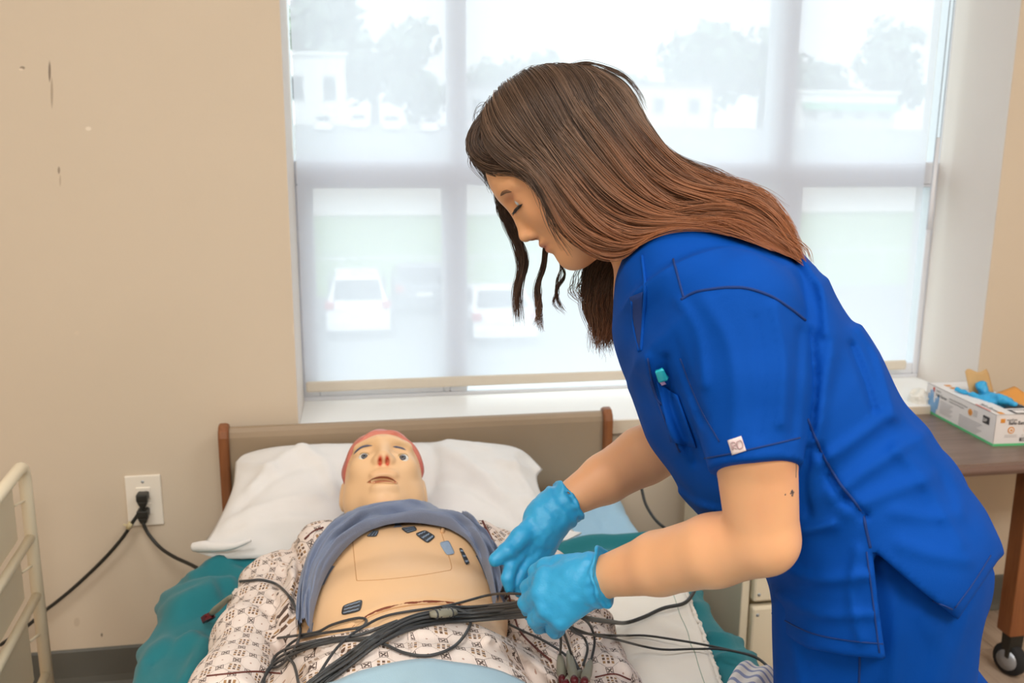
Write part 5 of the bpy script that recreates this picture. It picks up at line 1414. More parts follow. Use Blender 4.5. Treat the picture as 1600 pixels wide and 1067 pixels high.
# --- hair: a dark under-layer and thousands of single strands combed along guide locks
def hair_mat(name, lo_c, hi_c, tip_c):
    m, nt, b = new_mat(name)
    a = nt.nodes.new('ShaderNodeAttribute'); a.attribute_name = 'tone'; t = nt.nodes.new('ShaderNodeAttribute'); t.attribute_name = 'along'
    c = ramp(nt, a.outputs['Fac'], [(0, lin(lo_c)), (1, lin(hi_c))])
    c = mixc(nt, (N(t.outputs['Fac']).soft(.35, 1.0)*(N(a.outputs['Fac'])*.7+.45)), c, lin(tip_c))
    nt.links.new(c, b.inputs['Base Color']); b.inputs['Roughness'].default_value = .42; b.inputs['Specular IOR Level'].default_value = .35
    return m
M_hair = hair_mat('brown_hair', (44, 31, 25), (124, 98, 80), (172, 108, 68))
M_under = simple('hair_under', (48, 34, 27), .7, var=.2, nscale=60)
GUIDES = [
 [(770, 196, 1.180), (768, 228, 1.160), (792, 256, 1.140), (832, 278, 1.124), (858, 318, 1.114), (886, 366, 1.108), (936, 394, 1.100), (1000, 390, 1.092), (1052, 374, 1.075), (1092, 356, 1.055)],
 [(782, 172, 1.185), (792, 215, 1.148), (836, 262, 1.120), (872, 315, 1.108), (905, 358, 1.102), (958, 382, 1.095), (1020, 376, 1.082), (1072, 360, 1.062), (1112, 352, 1.048), (1146, 360, 1.040)],
 [(800, 147, 1.190), (830, 205, 1.135), (878, 268, 1.110), (920, 325, 1.100), (970, 360, 1.093), (1030, 362, 1.080), (1085, 350, 1.062), (1130, 351, 1.048), (1168, 366, 1.042), (1198, 392, 1.042)],
 [(826, 123, 1.195), (872, 185, 1.128), (922, 252, 1.103), (968, 308, 1.094), (1020, 340, 1.086), (1076, 342, 1.072), (1130, 341, 1.058), (1172, 354, 1.050), (1206, 380, 1.048), (1232, 410, 1.052)],
 [(856, 107, 1.200), (908, 160, 1.132), (956, 228, 1.106), (1002, 283, 1.095), (1052, 316, 1.088), (1105, 326, 1.078), (1152, 332, 1.066), (1192, 350, 1.060), (1224, 382, 1.058), (1246, 418, 1.066)],
 [(892, 101, 1.200), (940, 142, 1.145), (984, 204, 1.120), (1030, 262, 1.108), (1080, 296, 1.098), (1128, 308, 1.088), (1170, 318, 1.080), (1204, 338, 1.072), (1232, 372, 1.070), (1247, 410, 1.078)],
 [(922, 103, 1.205), (966, 138, 1.170), (1000, 194, 1.148), (1042, 250, 1.134), (1090, 284, 1.124), (1134, 298, 1.112), (1172, 308, 1.104), (1204, 328, 1.098), (1230, 362, 1.096), (1242, 396, 1.102)],
 [(948, 112, 1.22), (984, 140, 1.205), (1008, 192, 1.188), (1044, 246, 1.174), (1094, 279, 1.162), (1138, 294, 1.150), (1174, 304, 1.140), (1204, 322, 1.134), (1226, 352, 1.132), (1238, 384, 1.134)],
 [(935, 110, 1.25), (975, 138, 1.260), (1002, 195, 1.252), (1040, 252, 1.232), (1090, 286, 1.212), (1132, 300, 1.200), (1168, 312, 1.190), (1196, 332, 1.180), (1215, 360, 1.176), (1225, 388, 1.176)],
]
def gpoly(L, n=22): return resample(spline(np.array([P(*k) for k in L]), 6), n)
NP_ = 22
GP = np.array([gpoly(L, NP_) for L in GUIDES])
rs = np.random.RandomState(11)
def along(a):
    a = np.clip(a, 0, len(GP)-1.0001); i = a.astype(int); f = (a-i)[:, None, None]; return GP[i]*(1-f)+GP[i+1]*f
strands, tones, radii = [], [], []
tpar = np.linspace(0, 1, NP_)
def add_lock(base, tone, rad, L0=0.0):
    strands.append(base); tones.append(tone); radii.append(rad)
NST = 11000; NCL = 340
cl_a = rs.rand(NCL)*(len(GP)-1); cl_ph = rs.rand(NCL)*6.28; cl_fr = 5+rs.rand(NCL)*7; cl_amp = .002+rs.rand(NCL)*.0085; cl_t = np.clip(rs.beta(1.6, 2.2, NCL), 0, 1); cl_dep = rs.rand(NCL)**1.3
cid = rs.randint(0, NCL, NST); a = cl_a[cid]+rs.randn(NST)*.17
S0 = along(a); SC_ = along(cl_a[cid])
tight = (.10+.66*tpar**1.0)[None, :, None]
S_ = S0*(1-tight)+SC_*tight
wv = np.sin(tpar[None]*cl_fr[cid][:, None]+cl_ph[cid][:, None]); wv2 = np.sin(tpar[None]*cl_fr[cid][:, None]*.8+cl_ph[cid][:, None]*2)
g = np.clip(tpar, 0, 1)**.8
amp = (cl_amp[cid][:, None]*g[None])
nrm_img = np.stack([np.broadcast_to(CD, (NST, 3))], 1)
lw = .0045*np.sin(tpar[None]*(7+4*rs.rand(NCL))[cid][:, None]+cl_ph[cid][:, None]*3)*np.clip(tpar*1.6, 0, 1)[None]
S_ = S_+lw[..., None]*CD-np.abs(lw*1.3)[..., None]*CF
S_ = S_+(amp*wv)[..., None]*CD+(amp*wv2)[..., None]*CF*.8+(amp*wv2)[..., None]*CR*.3
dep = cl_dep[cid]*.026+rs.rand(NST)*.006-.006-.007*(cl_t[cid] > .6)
S_ = S_+(dep[:, None]*(np.sin(np.clip(tpar*1.3+.05, 0, 1)*1.57))[None])[..., None]*CF
S_ = S_+(rs.randn(NST, 1, 3)*.0022)*(.3+.9*tpar)[None, :, None]+np.cumsum(rs.randn(NST, NP_, 3)*.0003, 1)
cut = 1-rs.rand(NST)**2.2*.34-.01
end_ext = np.clip(.06*rs.rand(NST), 0, 1)
out = []
for i in range(NST):
    k = np.linspace(0, cut[i]*(NP_-1), NP_); f0 = np.floor(k).astype(int).clip(0, NP_-2); fr_ = (k-f0)[:, None]; out.append(S_[i][f0]*(1-fr_)+S_[i][f0+1]*fr_)
S_ = np.array(out)
# keep the strands outside the blouse and the skull
def push(Sx, f, off, lim=.08):
    q = Sx.reshape(-1, 3); d = f(q)-off; m = d < 0
    if m.any():
        gq = grad(f, q[m]); q[m] -= gq*np.clip(d[m], -lim, 0)[:, None]
    return q.reshape(Sx.shape)
skull = lambda p: ell(nl(p), (-.014, -.046, 0), (.092, .092, .073))
lay = np.repeat(.0035+.010*(1-cl_dep[cid])*rs.rand(NST)+.004*rs.rand(NST), NP_)
for _ in range(4):
    S_ = push(S_, torso_f, .006); S_ = push(S_, skull, lay)
S_[:, 1:-1] = .5*S_[:, 1:-1]+.25*(S_[:, :-2]+S_[:, 2:])
S_ = push(S_, skull, lay)
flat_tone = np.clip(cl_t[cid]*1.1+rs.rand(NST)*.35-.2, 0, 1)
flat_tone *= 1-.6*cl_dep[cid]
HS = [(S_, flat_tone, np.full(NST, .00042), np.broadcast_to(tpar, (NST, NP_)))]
def bunch(ctrls, n, spread, seed, rad=.00036, wav=.004, tone=(.0, .5), fr=14, tip=.5, push_f=None, along0=0.0, along1=1.0, curl=0.0):
    """loose lock: strands spread between several control curves"""
    r_ = np.random.RandomState(seed); G = np.array([gpoly(c, NP_) for c in ctrls])
    aa = r_.rand(n)*(len(G)-1) if len(G) > 1 else np.zeros(n)
    i = np.minimum(aa.astype(int), max(len(G)-2, 0)); f = (aa-i)[:, None, None]
    X_ = G[i]*(1-f)+G[np.minimum(i+1, len(G)-1)]*f
    nc = max(2, n//24); ci = r_.randint(0, nc, n); ph = r_.rand(nc)*6.28; frq = fr*(.6+.8*r_.rand(nc)); am = wav*(.4+r_.rand(nc)); off = r_.randn(nc, 3)*spread
    g_ = tpar[None]**.7
    X_ = X_+off[ci][:, None]*(.3+.7*tpar)[None, :, None]+(am[ci][:, None]*g_*np.sin(frq[ci][:, None]*tpar[None]+ph[ci][:, None]))[..., None]*CR+(am[ci][:, None]*g_*np.cos(frq[ci][:, None]*tpar[None]*.9+ph[ci][:, None]))[..., None]*(CF*.7+CD*.3)
    X_ = X_+r_.randn(n, 1, 3)*spread*.35*(.4+tip*tpar)[None, :, None]+np.cumsum(r_.randn(n, NP_, 3)*.0003, 1)
    c_ = 1-r_.rand(n)**2*.35; o_ = []
    for q in range(n):
        k = np.linspace(0, c_[q]*(NP_-1), NP_); f0 = np.floor(k).astype(int).clip(0, NP_-2); fr_ = (k-f0)[:, None]; o_.append(X_[q][f0]*(1-fr_)+X_[q][f0+1]*fr_)
    R = np.array(o_)
    if push_f is not None:
        for _ in range(2): R = push(R, push_f, .004)
    HS.append((R, tone[0]+(tone[1]-tone[0])*r_.rand(n), np.full(n, rad), np.broadcast_to(along0+(along1-along0)*tpar, (n, NP_))))
# far side hanging hair under the jaw
bunch([[(925, 385, 1.27), (912, 420, 1.275), (916, 465, 1.275), (926, 505, 1.27), (934, 540, 1.27)], [(960, 385, 1.25), (942, 430, 1.25), (936, 480, 1.25), (948, 520, 1.25), (946, 545, 1.25)],
       [(985, 385, 1.235), (966, 430, 1.235), (960, 475, 1.235), (972, 500, 1.235), (962, 528, 1.235)], [(1000, 395, 1.222), (990, 432, 1.215), (984, 465, 1.212), (980, 490, 1.212), (966, 516, 1.214)], [(1016, 396, 1.20), (1008, 428, 1.19), (1002, 458, 1.18), (998, 482, 1.18), (986, 506, 1.185)]], 2100, .006, 3, wav=.006, tone=(0, .45), fr=11, along1=.75)
# wisps falling in front of the face from the far side
bunch([[(772, 275, 1.27), (777, 315, 1.28), (788, 348, 1.285), (806, 380, 1.285), (816, 415, 1.285), (807, 455, 1.285), (810, 505, 1.285)], [(782, 285, 1.27), (796, 330, 1.28), (806, 360, 1.285), (815, 392, 1.285), (817, 425, 1.285), (808, 460, 1.285), (806, 490, 1.285)]], 240, .0035, 5, rad=.00032, wav=.004, fr=10, tone=(0, .35), along1=.5)
bunch([[(772, 275, 1.27), (776, 305, 1.28), (784, 335, 1.28), (797, 352, 1.28), (806, 362, 1.28)], [(786, 300, 1.27), (800, 335, 1.275), (806, 350, 1.275)]], 160, .004, 6, rad=.0003, wav=.003, tone=(0, .3), along1=.3)
bunch([[(850, 385, 1.265), (846, 420, 1.265), (838, 455, 1.265), (838, 480, 1.265), (847, 515, 1.265)], [(856, 392, 1.265), (847, 430, 1.265), (841, 465, 1.265), (843, 490, 1.265), (838, 508, 1.265)]], 130, .0022, 7, rad=.00032, wav=.003, fr=12, tone=(0, .4), along1=.6)
bunch([[(868, 395, 1.265), (880, 425, 1.265), (870, 452, 1.265), (868, 470, 1.265), (884, 488, 1.265)]], 60, .002, 8, rad=.0003, wav=.004, fr=13, tone=(0, .4), along1=.6)
bunch([[(900, 405, 1.27), (893, 430, 1.27), (884, 455, 1.27), (905, 478, 1.27)], [(925, 410, 1.27), (910, 440, 1.27), (902, 455, 1.27), (915, 470, 1.27)]], 36, .004, 9, rad=.00026, wav=.006, fr=14, tone=(.1, .5), along1=.8)
# curls at the forehead and the short combed hair above the brow
bunch([[(800, 152, 1.20), (765, 175, 1.20), (740, 205, 1.198), (735, 230, 1.19), (748, 254, 1.178), (776, 266, 1.160), (812, 266, 1.140), (842, 286, 1.122), (860, 318, 1.114)],
       [(812, 148, 1.195), (780, 172, 1.188), (758, 200, 1.184), (752, 226, 1.178), (768, 248, 1.168), (800, 256, 1.150), (836, 272, 1.126), (864, 308, 1.113), (882, 345, 1.108)],
       [(826, 140, 1.19), (800, 170, 1.172), (780, 198, 1.165), (778, 224, 1.160), (800, 246, 1.146), (834, 262, 1.124), (864, 294, 1.112), (888, 338, 1.106), (906, 366, 1.102)]], 2200, .004, 12, wav=.0045, fr=9, tone=(0, .6), along1=.35)
bunch([[(800, 150, 1.225), (770, 170, 1.23), (748, 198, 1.23), (738, 228, 1.23), (748, 252, 1.23), (766, 270, 1.235), (775, 290, 1.25)], [(840, 118, 1.22), (800, 145, 1.24), (770, 185, 1.25), (758, 225, 1.25), (762, 260, 1.25), (772, 285, 1.26)]], 700, .005, 13, wav=.005, fr=12, tone=(0, .4), along1=.2)
# crown, loose flyaway hairs
bunch([[(800, 160, 1.2), (790, 150, 1.2), (800, 125, 1.2), (840, 105, 1.2), (880, 100, 1.2)], [(760, 215, 1.2), (740, 190, 1.2), (752, 170, 1.2), (780, 165, 1.2)]], 40, .004, 14, rad=.00022, wav=.006, tone=(0, .4), along1=.2)
bunch([[(985, 150, 1.18), (1015, 215, 1.17), (1062, 255, 1.15), (1120, 278, 1.13), (1178, 296, 1.12), (1215, 325, 1.11)], [(1000, 200, 1.18), (1050, 240, 1.16), (1100, 265, 1.14), (1150, 292, 1.12), (1185, 300, 1.11), (1200, 320, 1.11)]], 130, .007, 15, rad=.00022, wav=.007, fr=9, tone=(.2, .7), along1=.9)
bunch([[(880, 103, 1.2), (930, 100, 1.2), (985, 128, 1.2), (1008, 170, 1.19)]], 40, .003, 16, rad=.00022, wav=.003, tone=(.1, .5), along1=.2)
# ends lying over the shoulder and back of the blouse
bunch([[(1100, 345, 1.06), (1140, 352, 1.05), (1178, 372, 1.045), (1206, 396, 1.045), (1226, 420, 1.05)], [(1120, 338, 1.065), (1165, 352, 1.055), (1204, 380, 1.05), (1230, 404, 1.055), (1244, 428, 1.06)], [(1160, 330, 1.075), (1200, 350, 1.07), (1228, 378, 1.068), (1244, 402, 1.07), (1250, 424, 1.075)]], 420, .007, 21, rad=.00038, wav=.006, fr=8, tone=(.2, .9), along0=.6, push_f=torso_f)
bunch([[(1040, 370, 1.085), (1075, 362, 1.065), (1110, 358, 1.05), (1150, 366, 1.042), (1180, 384, 1.04)], [(1020, 378, 1.088), (1050, 376, 1.075), (1085, 366, 1.058), (1120, 362, 1.046)]], 160, .005, 22, rad=.00036, wav=.005, fr=8, tone=(.2, .9), along0=.5, push_f=torso_f)
bunch([[(832, 275, 1.122), (846, 312, 1.116), (858, 348, 1.113), (874, 384, 1.112), (886, 402, 1.112)], [(845, 290, 1.12), (862, 330, 1.112), (878, 366, 1.11), (900, 396, 1.108)]], 18, .003, 23, rad=.00030, wav=.003, fr=7, tone=(.1, .6), along1=.6)
# under-layer
def under_f(p):
    q = nl(p)
    d = ell(q, (-.016, -.047, 0), (.0935, .0935, .0745))
    fl = chain(p, [P(905, 235, 1.19), P(965, 300, 1.165), P(1030, 325, 1.145), P(1100, 325, 1.125), P(1160, 345, 1.10)], [.046, .036, .026, .016, .008], .02, CF, 1.15)
    d = smin(d, fl, .02)
    d = smin(d, cone(p, P(905, 325, 1.17), P(985, 355, 1.16), .026, .022), .02)
    face = np.minimum((q[:, 0]-.034)*.86+(q[:, 1]+.062)*.5, (q[:, 1]+.094)*.9+.0)
    face = (q[:, 0]-.020-.75*np.clip(-.012-q[:, 1], 0, .2)+.55*np.clip(q[:, 1]-.02, 0, .2))
    keep = np.where(q[:, 1] < -.098, -1, face)
    d = smax(d, face, .012)
    return d+.002*np.sin(q[:, 2]*120+3*vnoise(p, 20))
lo_, hi_ = bounds([HO+eF*.1-eD*.15, HO-eF*.13, HO-eD*.17, P(1175, 360, 1.06), P(1000, 400, 1.25), P(900, 200, 1.06), P(900, 200, 1.33)], .03)
Vu, Qu = nets(under_f, lo_, hi_, .006, relax=1)
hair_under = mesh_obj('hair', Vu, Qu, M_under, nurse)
def hair_curves(name, HS, mat, parent):
    n = sum(len(h[0]) for h in HS); hc = bpy.data.hair_curves.new(name); hc.add_curves([NP_]*n)
    o0 = np.array(wloc(parent))
    pos = np.concatenate([h[0].reshape(-1, 3) for h in HS])-o0
    hc.attributes['position'].data.foreach_set('vector', pos.astype(np.float32).ravel())
    taper = np.clip(1.15-tpar**4*.85, 0, 1)
    rad = np.concatenate([(h[2][:, None]*taper[None]).ravel() for h in HS])
    at = hc.attributes.get('radius') or hc.attributes.new('radius', 'FLOAT', 'POINT'); at.data.foreach_set('value', rad.astype(np.float32))
    at = hc.attributes.new('tone', 'FLOAT', 'CURVE'); at.data.foreach_set('value', np.concatenate([h[1] for h in HS]).astype(np.float32))
    at = hc.attributes.new('along', 'FLOAT', 'POINT'); at.data.foreach_set('value', np.concatenate([np.asarray(h[3]).ravel() for h in HS]).astype(np.float32))
    hc.materials.append(mat); o = bpy.data.objects.new(name, hc); COL.objects.link(o); o.parent = parent; o['kind'] = 'stuff'; return o
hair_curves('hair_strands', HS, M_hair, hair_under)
# ================================================================== around the bed
# --- power cords from the outlet
M_cord = simple('cord_black', (36, 36, 32), .45, var=.05)
M_tagc = simple('cord_tag', (208, 192, 150), .6, var=.05)
def cord(L, Y, r, label, plug=None, extra=None):
    p = np.array([PY(x, y, Y if not isinstance(Y, (list, tuple)) else Y[i]) for i, (x, y) in enumerate(L)])
    p = resample(spline(p, 8), 60)
    o = MB().tube(p, r, 9).build('power_cord', M_cord, smooth=True, origin=p[0]); tag(o, label, 'power cord')
    if plug is not None:
        c = PY(plug[0], plug[1], 0)
        m = MB().box((c[0]-.0125, -.036, c[2]-.008), (c[0]+.0125, -.0085, c[2]+.010)); 
        m.prism([(c[0]-.0125, -.034, c[2]-.008), (c[0]+.0125, -.034, c[2]-.008), (c[0]+.006, -.032, c[2]-.024), (c[0]-.006, -.032, c[2]-.024)], (0, .016, 0))
        bevel_mod(m.build('plug', M_cord, o), .003)
    return o
c1 = cord([(224, 790), (218, 800), (206, 818), (190, 842), (160, 876), (120, 914), (90, 939), (68, 956), (40, 980), (0, 1008)], [-.026, -.028, -.03, -.03, -.028, -.026, -.025, -.025, -.03, -.04], .0042, 'black power cord running down left along the wall behind the cream rack', (226, 771))
tg = PY(203, 820, -.03); d = unit(PY(196, 833, -.03)-tg)
MB().tube([tg-d*.006, tg+d*.010], .0062, 8).tube([tg+np.array([-.004, -.002, 0]), tg+np.array([-.014, -.003, .003])], .004, 6, flat=.4).build('cord_tag', M_tagc, c1, smooth=True)
cord([(225, 812), (224, 818), (232, 834), (250, 855), (272, 870), (300, 883), (330, 900)], [-.026, -.03, -.035, -.05, -.09, -.14, -.2], .0042, 'black power cord curving right from the outlet behind the bed', (227, 796))
o = cord([(1000, 750), (1004, 770), (1010, 790), (1026, 814), (1050, 832), (1085, 850)], [-.15, -.2, -.25, -.31, -.36, -.42], .0035, 'thin black cord hanging at the right edge of the pale blue sheet')

# --- cream metal rack at the left edge
M_cream = simple('cream_enamel', (238, 226, 200), .4, var=.03, nscale=10)
M_cream_p = simple('cream_panel', (226, 212, 186), .5, var=.04, nscale=6)
RY = -.24
top = PY(36, 722, RY); px_ = top[0]; u = unit(np.array([.068, -1, 0]))
rack = thing('side_rack', 'cream metal rack with tube rails and flat panels, cut off at left edge', 'rack', (px_, RY, 0))
zt = top[2]-.004
arc = [np.array([px_, RY, 0.0]), np.array([px_, RY, zt-.05])]+[np.array([px_, RY, zt-.03])+u*(.03-.03*math.cos(a))+np.array([0, 0, .03*math.sin(a)]) for a in np.linspace(.15, 1.57, 7)]+[np.array([px_, RY, zt])+u*.6]
MB().tube(arc, .0125, 12).build('frame_tube', M_cream, rack, smooth=True)
MB().tube([np.array([px_, RY, 0])+u*.6, np.array([px_, RY, zt])+u*.6], .0125, 12).build('frame_tube', M_cream, rack, smooth=True)
zr = [PY(40, 838, RY)[2], PY(48, 928, RY)[2], PY(60, 1052, RY)[2], .08]
for z in zr:
    MB().tube([np.array([px_, RY, z])+u*.004, np.array([px_, RY, z])+u*.6], .0095, 10).build('rail', M_cream, rack, smooth=True)
zz = [zt]+zr; nn = np.array([-u[1], u[0], 0])
for k in range(4):
    c = np.array([px_, RY, 0])-nn*.012
    a = c+u*.045; b_ = c+u*.56
    pm = MB().prism([a+np.array([0, 0, zz[k+1]+.012]), b_+np.array([0, 0, zz[k+1]+.012]), b_+np.array([0, 0, zz[k]-.024]), a+np.array([0, 0, zz[k]-.024])], nn*-.008)
    bevel_mod(pm.build('panel', M_cream_p, rack), .002)
    MB().tube([a+np.array([0, 0, zz[k]*.55+zz[k+1]*.45]), np.array([px_, RY, zz[k]*.52+zz[k+1]*.48])], .003, 8).build('wire_stay', M_cream, rack, smooth=True)

# --- pipe cover on the wall under the sill
p0 = PY(1087, 795, -.02); p1 = PY(1101, 795, -.02)
struct(MB().box((p0[0], -.03, .105), (p1[0], -.001, .58)).build('trim_2', M_cream))

# --- drawer cabinet behind the woman
CYF = -.43
cx0 = PY(1157, 950, CYF)[0]; cx1 = cx0+.36
cab = thing('drawer_cabinet', 'cream metal drawer cabinet mostly hidden behind the woman, beside the bed', 'cabinet', ((cx0+cx1)/2, CYF+.18, 0))
fw = PY(1170, 950, CYF)[0]-cx0
sh = MB(); sh.box((cx0, CYF, .05), (cx0+fw, CYF+.36, .575)); sh.box((cx1-fw, CYF, .05), (cx1, CYF+.36, .575)); sh.box((cx0+fw, CYF+.34, .05), (cx1-fw, CYF+.36, .575)); sh.box((cx0, CYF, .575), (cx1, CYF+.36, .592)); sh.box((cx0+fw, CYF+.02, .05), (cx1-fw, CYF+.34, .06))
bevel_mod(sh.build('carcass', M_cream, cab), .003)
zs = PY(1180, 941, CYF)[2]
edges = [(zs+.006, zs+.17), (zs-.175, zs-.006), (.07, zs-.187)]
for k, (a, b_) in enumerate(edges):
    if b_-a < .03: continue
    b_ = min(b_, .568)
    dr = bevel_mod(MB().box((cx0+fw+.003, CYF-.012, a), (cx1-fw-.003, CYF+.010, b_)).build('drawer', M_cream, cab), .006, 2)
    for zc in (a+.018, b_-.018):
        for xc in (cx0+fw+.016, cx1-fw-.016):
            MB().lathe([(.0001, -.0035), (.0035, -.002), (.004, 0)], (xc, CYF-.0115, zc), (0, 1, 0), 10).build('screw', M_chain, dr, smooth=True)
    MB().tube([((cx0+cx1)/2-.05, CYF-.011, (a+b_)/2), ((cx0+cx1)/2-.05, CYF-.03, (a+b_)/2), ((cx0+cx1)/2+.05, CYF-.03, (a+b_)/2), ((cx0+cx1)/2+.05, CYF-.011, (a+b_)/2)], .004, 8).build('handle', M_chain, dr, smooth=True)
for x in (cx0+.03, cx1-.03):
    for y in (CYF+.04, CYF+.32): MB().tube([(x, y, .05), (x, y, .0)], .014, 10).build('foot', M_cord, cab, smooth=True)

# --- brown-grey table against the wall on the right
TZ = .60
def tl_mat():
    m, nt, b = new_mat('table_laminate'); v = coords(nt, 'Object', (2, 22, 22)); n1 = noise(nt, v, 3, 5, .6, .4)
    nt.links.new(ramp(nt, n1, [(.3, lin(104, 84, 74)), (.7, lin(128, 106, 94))]), b.inputs['Base Color']); b.inputs['Roughness'].default_value = .32; bump(nt, b, n1, .03, .0006); return m
M_table = tl_mat(); M_tedge = simple('table_edge', (112, 88, 78), .35, var=.05)
ty0 = PZ(1545, 726, TZ)[1]; tx0 = cx1+.02; tx1 = tx0+.86
tb_ = thing('side_table', 'brown-grey laminate table on casters against the wall at right', 'table', ((tx0+tx1)/2, ty0/2, 0))
tt_ = MB().box((tx0, ty0+.006, TZ-.026), (tx1, -.026, TZ)).build('table_top', M_table, tb_); bevel_mod(tt_, .004, 2)
ed = MB().prism([(tx0-.002, ty0+.008, TZ-.002), (tx0-.002, ty0-.004, TZ-.004), (tx0-.002, ty0-.009, TZ-.013), (tx0-.002, ty0-.004, TZ-.024), (tx0-.002, ty0+.008, TZ-.027)], (tx1-tx0+.004, 0, 0))
bevel_mod(ed.build('edge_band', M_tedge, tb_), .003, 2)
lz = .115
for kx, lx in enumerate((PY(1589, 820, ty0+.10)[0], tx0+.03)):
    l = MB().box((lx, ty0+.075, lz), (lx+.05, ty0+.125, TZ-.026)).build('leg', M_wood, tb_); bevel_mod(l, .004)
    for yy in ((ty0+.10,) if kx == 0 else (ty0+.10, ty0+.30)):
        if yy > ty0+.2: MB().box((lx, ty0+.285, lz), (lx+.05, ty0+.315, TZ-.026)).build('leg', M_wood, tb_)
        ca = MB().lathe([(.012, -.016), (.038, -.013), (.042, -.006), (.042, .006), (.038, .013), (.012, .016)], (lx+.03, yy, .042), (1, .35, 0), 20).build('caster', M_tyre, tb_, smooth=True)
        MB().lathe([(.002, -.0175), (.026, -.017), (.027, .017), (.002, .0175)], (lx+.03, yy, .042), (1, .35, 0), 18).build('hub', M_chain, ca, smooth=True)
        MB().prism([(lx+.012, yy-.012, .05), (lx+.012, yy+.014, .05), (lx+.012, yy+.016, lz+.002), (lx+.012, yy-.016, lz+.002)], (.036, 0, 0)).build('fork', M_cord, ca)

# --- writing helper: text as a thin mesh lying on a surface
def text_on(s, org, xd, yd, h, mat, parent, name='lettering', bold=0.0, align='LEFT', shear=0.0):
    cu = bpy.data.curves.new('txt', 'FONT'); cu.body = s; cu.size = 1.0; cu.resolution_u = 3; cu.offset = bold; cu.align_x = align; cu.shear = shear
    ob = bpy.data.objects.new('txt', cu); COL.objects.link(ob); dg = bpy.context.evaluated_depsgraph_get()
    me = ob.evaluated_get(dg).to_mesh(); V = np.array([v.co[:] for v in me.vertices]).reshape(-1, 3); F = [tuple(p.vertices) for p in me.polygons]
    ob.evaluated_get(dg).to_mesh_clear(); bpy.data.objects.remove(ob); bpy.data.curves.remove(cu)
    n = np.cross(xd, yd)
    W = np.asarray(org)+h/.73*(V[:, :1]*xd+V[:, 1:2]*yd)+n*.0011
    return mesh_obj(name, W, F, mat, parent, False)

# --- box of gloves on the table
M_card = simple('white_carton', (232, 228, 226), .5, var=.02)
M_cardin = simple('brown_card', (206, 170, 118), .75, var=.05)
M_orange = simple('orange_print', (228, 152, 62), .5, var=.03); M_green = simple('green_print', (92, 196, 132), .5, var=.03)
M_ink = simple('dark_print', (52, 50, 54), .5, var=.03); M_grey = simple('grey_print', (188, 184, 184), .5, var=.02); M_bluep = simple('pale_blue_print', (128, 178, 226), .5, var=.08); M_redp = simple('red_print', (206, 74, 50), .5)
A = PZ(1551, 697, TZ); B = PZ(1445, 641, TZ); Lx = unit(B-A); BL = min(np.linalg.norm(B-A), .30); Wd = unit(np.array([-Lx[1], Lx[0], 0])); Wd = Wd if Wd[0] > 0 else -Wd; BW = .125; UP = np.array([0, 0, 1.0])
BH = (PX(1553.5, 649, A[0])[2]-TZ) if False else .077
gbx = thing('glove_box', 'white carton of blue disposable gloves on the brown table', 'box', tuple((A+B)/2+Wd*BW/2))
def bp(l, w, h): return A+Lx*l*BL+Wd*w*BW+UP*h*BH
def quad(name, pts, m, parent, t=.0003, lift=None): return MB().prism(pts, np.asarray(lift)).build(name, m, parent)
cb = MB()
cb.prism([bp(0, 0, 0), bp(1, 0, 0), bp(1, 0, 1), bp(0, 0, 1)], Wd*.0012); cb.prism([bp(0, 1, 0), bp(1, 1, 0), bp(1, 1, 1), bp(0, 1, 1)], -Wd*.0012)
cb.prism([bp(0, 0, 0), bp(0, 1, 0), bp(0, 1, 1), bp(0, 0, 1)], Lx*.0012); cb.prism([bp(1, 0, 0), bp(1, 1, 0), bp(1, 1, 1), bp(1, 0, 1)], -Lx*.0012); cb.prism([bp(0, 0, 0), bp(1, 0, 0), bp(1, 1, 0), bp(0, 1, 0)], UP*.0012)
# top with the opening at the near right
o0, o1, w0_, w1_ = .16, .60, .42, .90
for q in ([(0, 0), (1, 0), (1, w0_), (0, w0_)], [(0, w1_), (1, w1_), (1, 1), (0, 1)], [(0, w0_), (o0, w0_), (o0, w1_), (0, w1_)], [(o1, w0_), (1, w0_), (1, w1_), (o1, w1_)]):
    cb.prism([bp(a, b_, 1) for a, b_ in q], -UP*.0012)
carton = cb.build('carton', M_card, gbx)
def flap(pts, up, m, name):
    G_ = []
    for (a, b_) in pts: G_.append(a+(b_-a)*np.linspace(0, 1, 8)[:, None])
    G_ = np.array(G_); return solid(grid_obj(name, G_, m, gbx), .0012, 0)
hb_ = bp(o1, .36, 1); hc_ = bp(o1, .88, 1)
upd = unit(UP+Lx*.22)
flap([(hb_+(hc_-hb_)*t, hb_+(hc_-hb_)*t+upd*(.060+.004*math.sin(t*9))*min(1, 1.55-abs(t-.45)*1.3)-Wd*.012+Lx*.004*math.sin(t*7)) for t in np.linspace(0, 1, 9)], upd, M_cardin, 'torn_flap')
hd_ = bp(o0, w1_, 1); he_ = bp(o1, w1_, 1)
flap([(hd_+(he_-hd_)*t, hd_+(he_-hd_)*t+unit(UP*.35+Wd)*(.05+.004*math.sin(t*8))) for t in np.linspace(0, 1, 9)], UP, M_orange, 'torn_flap')
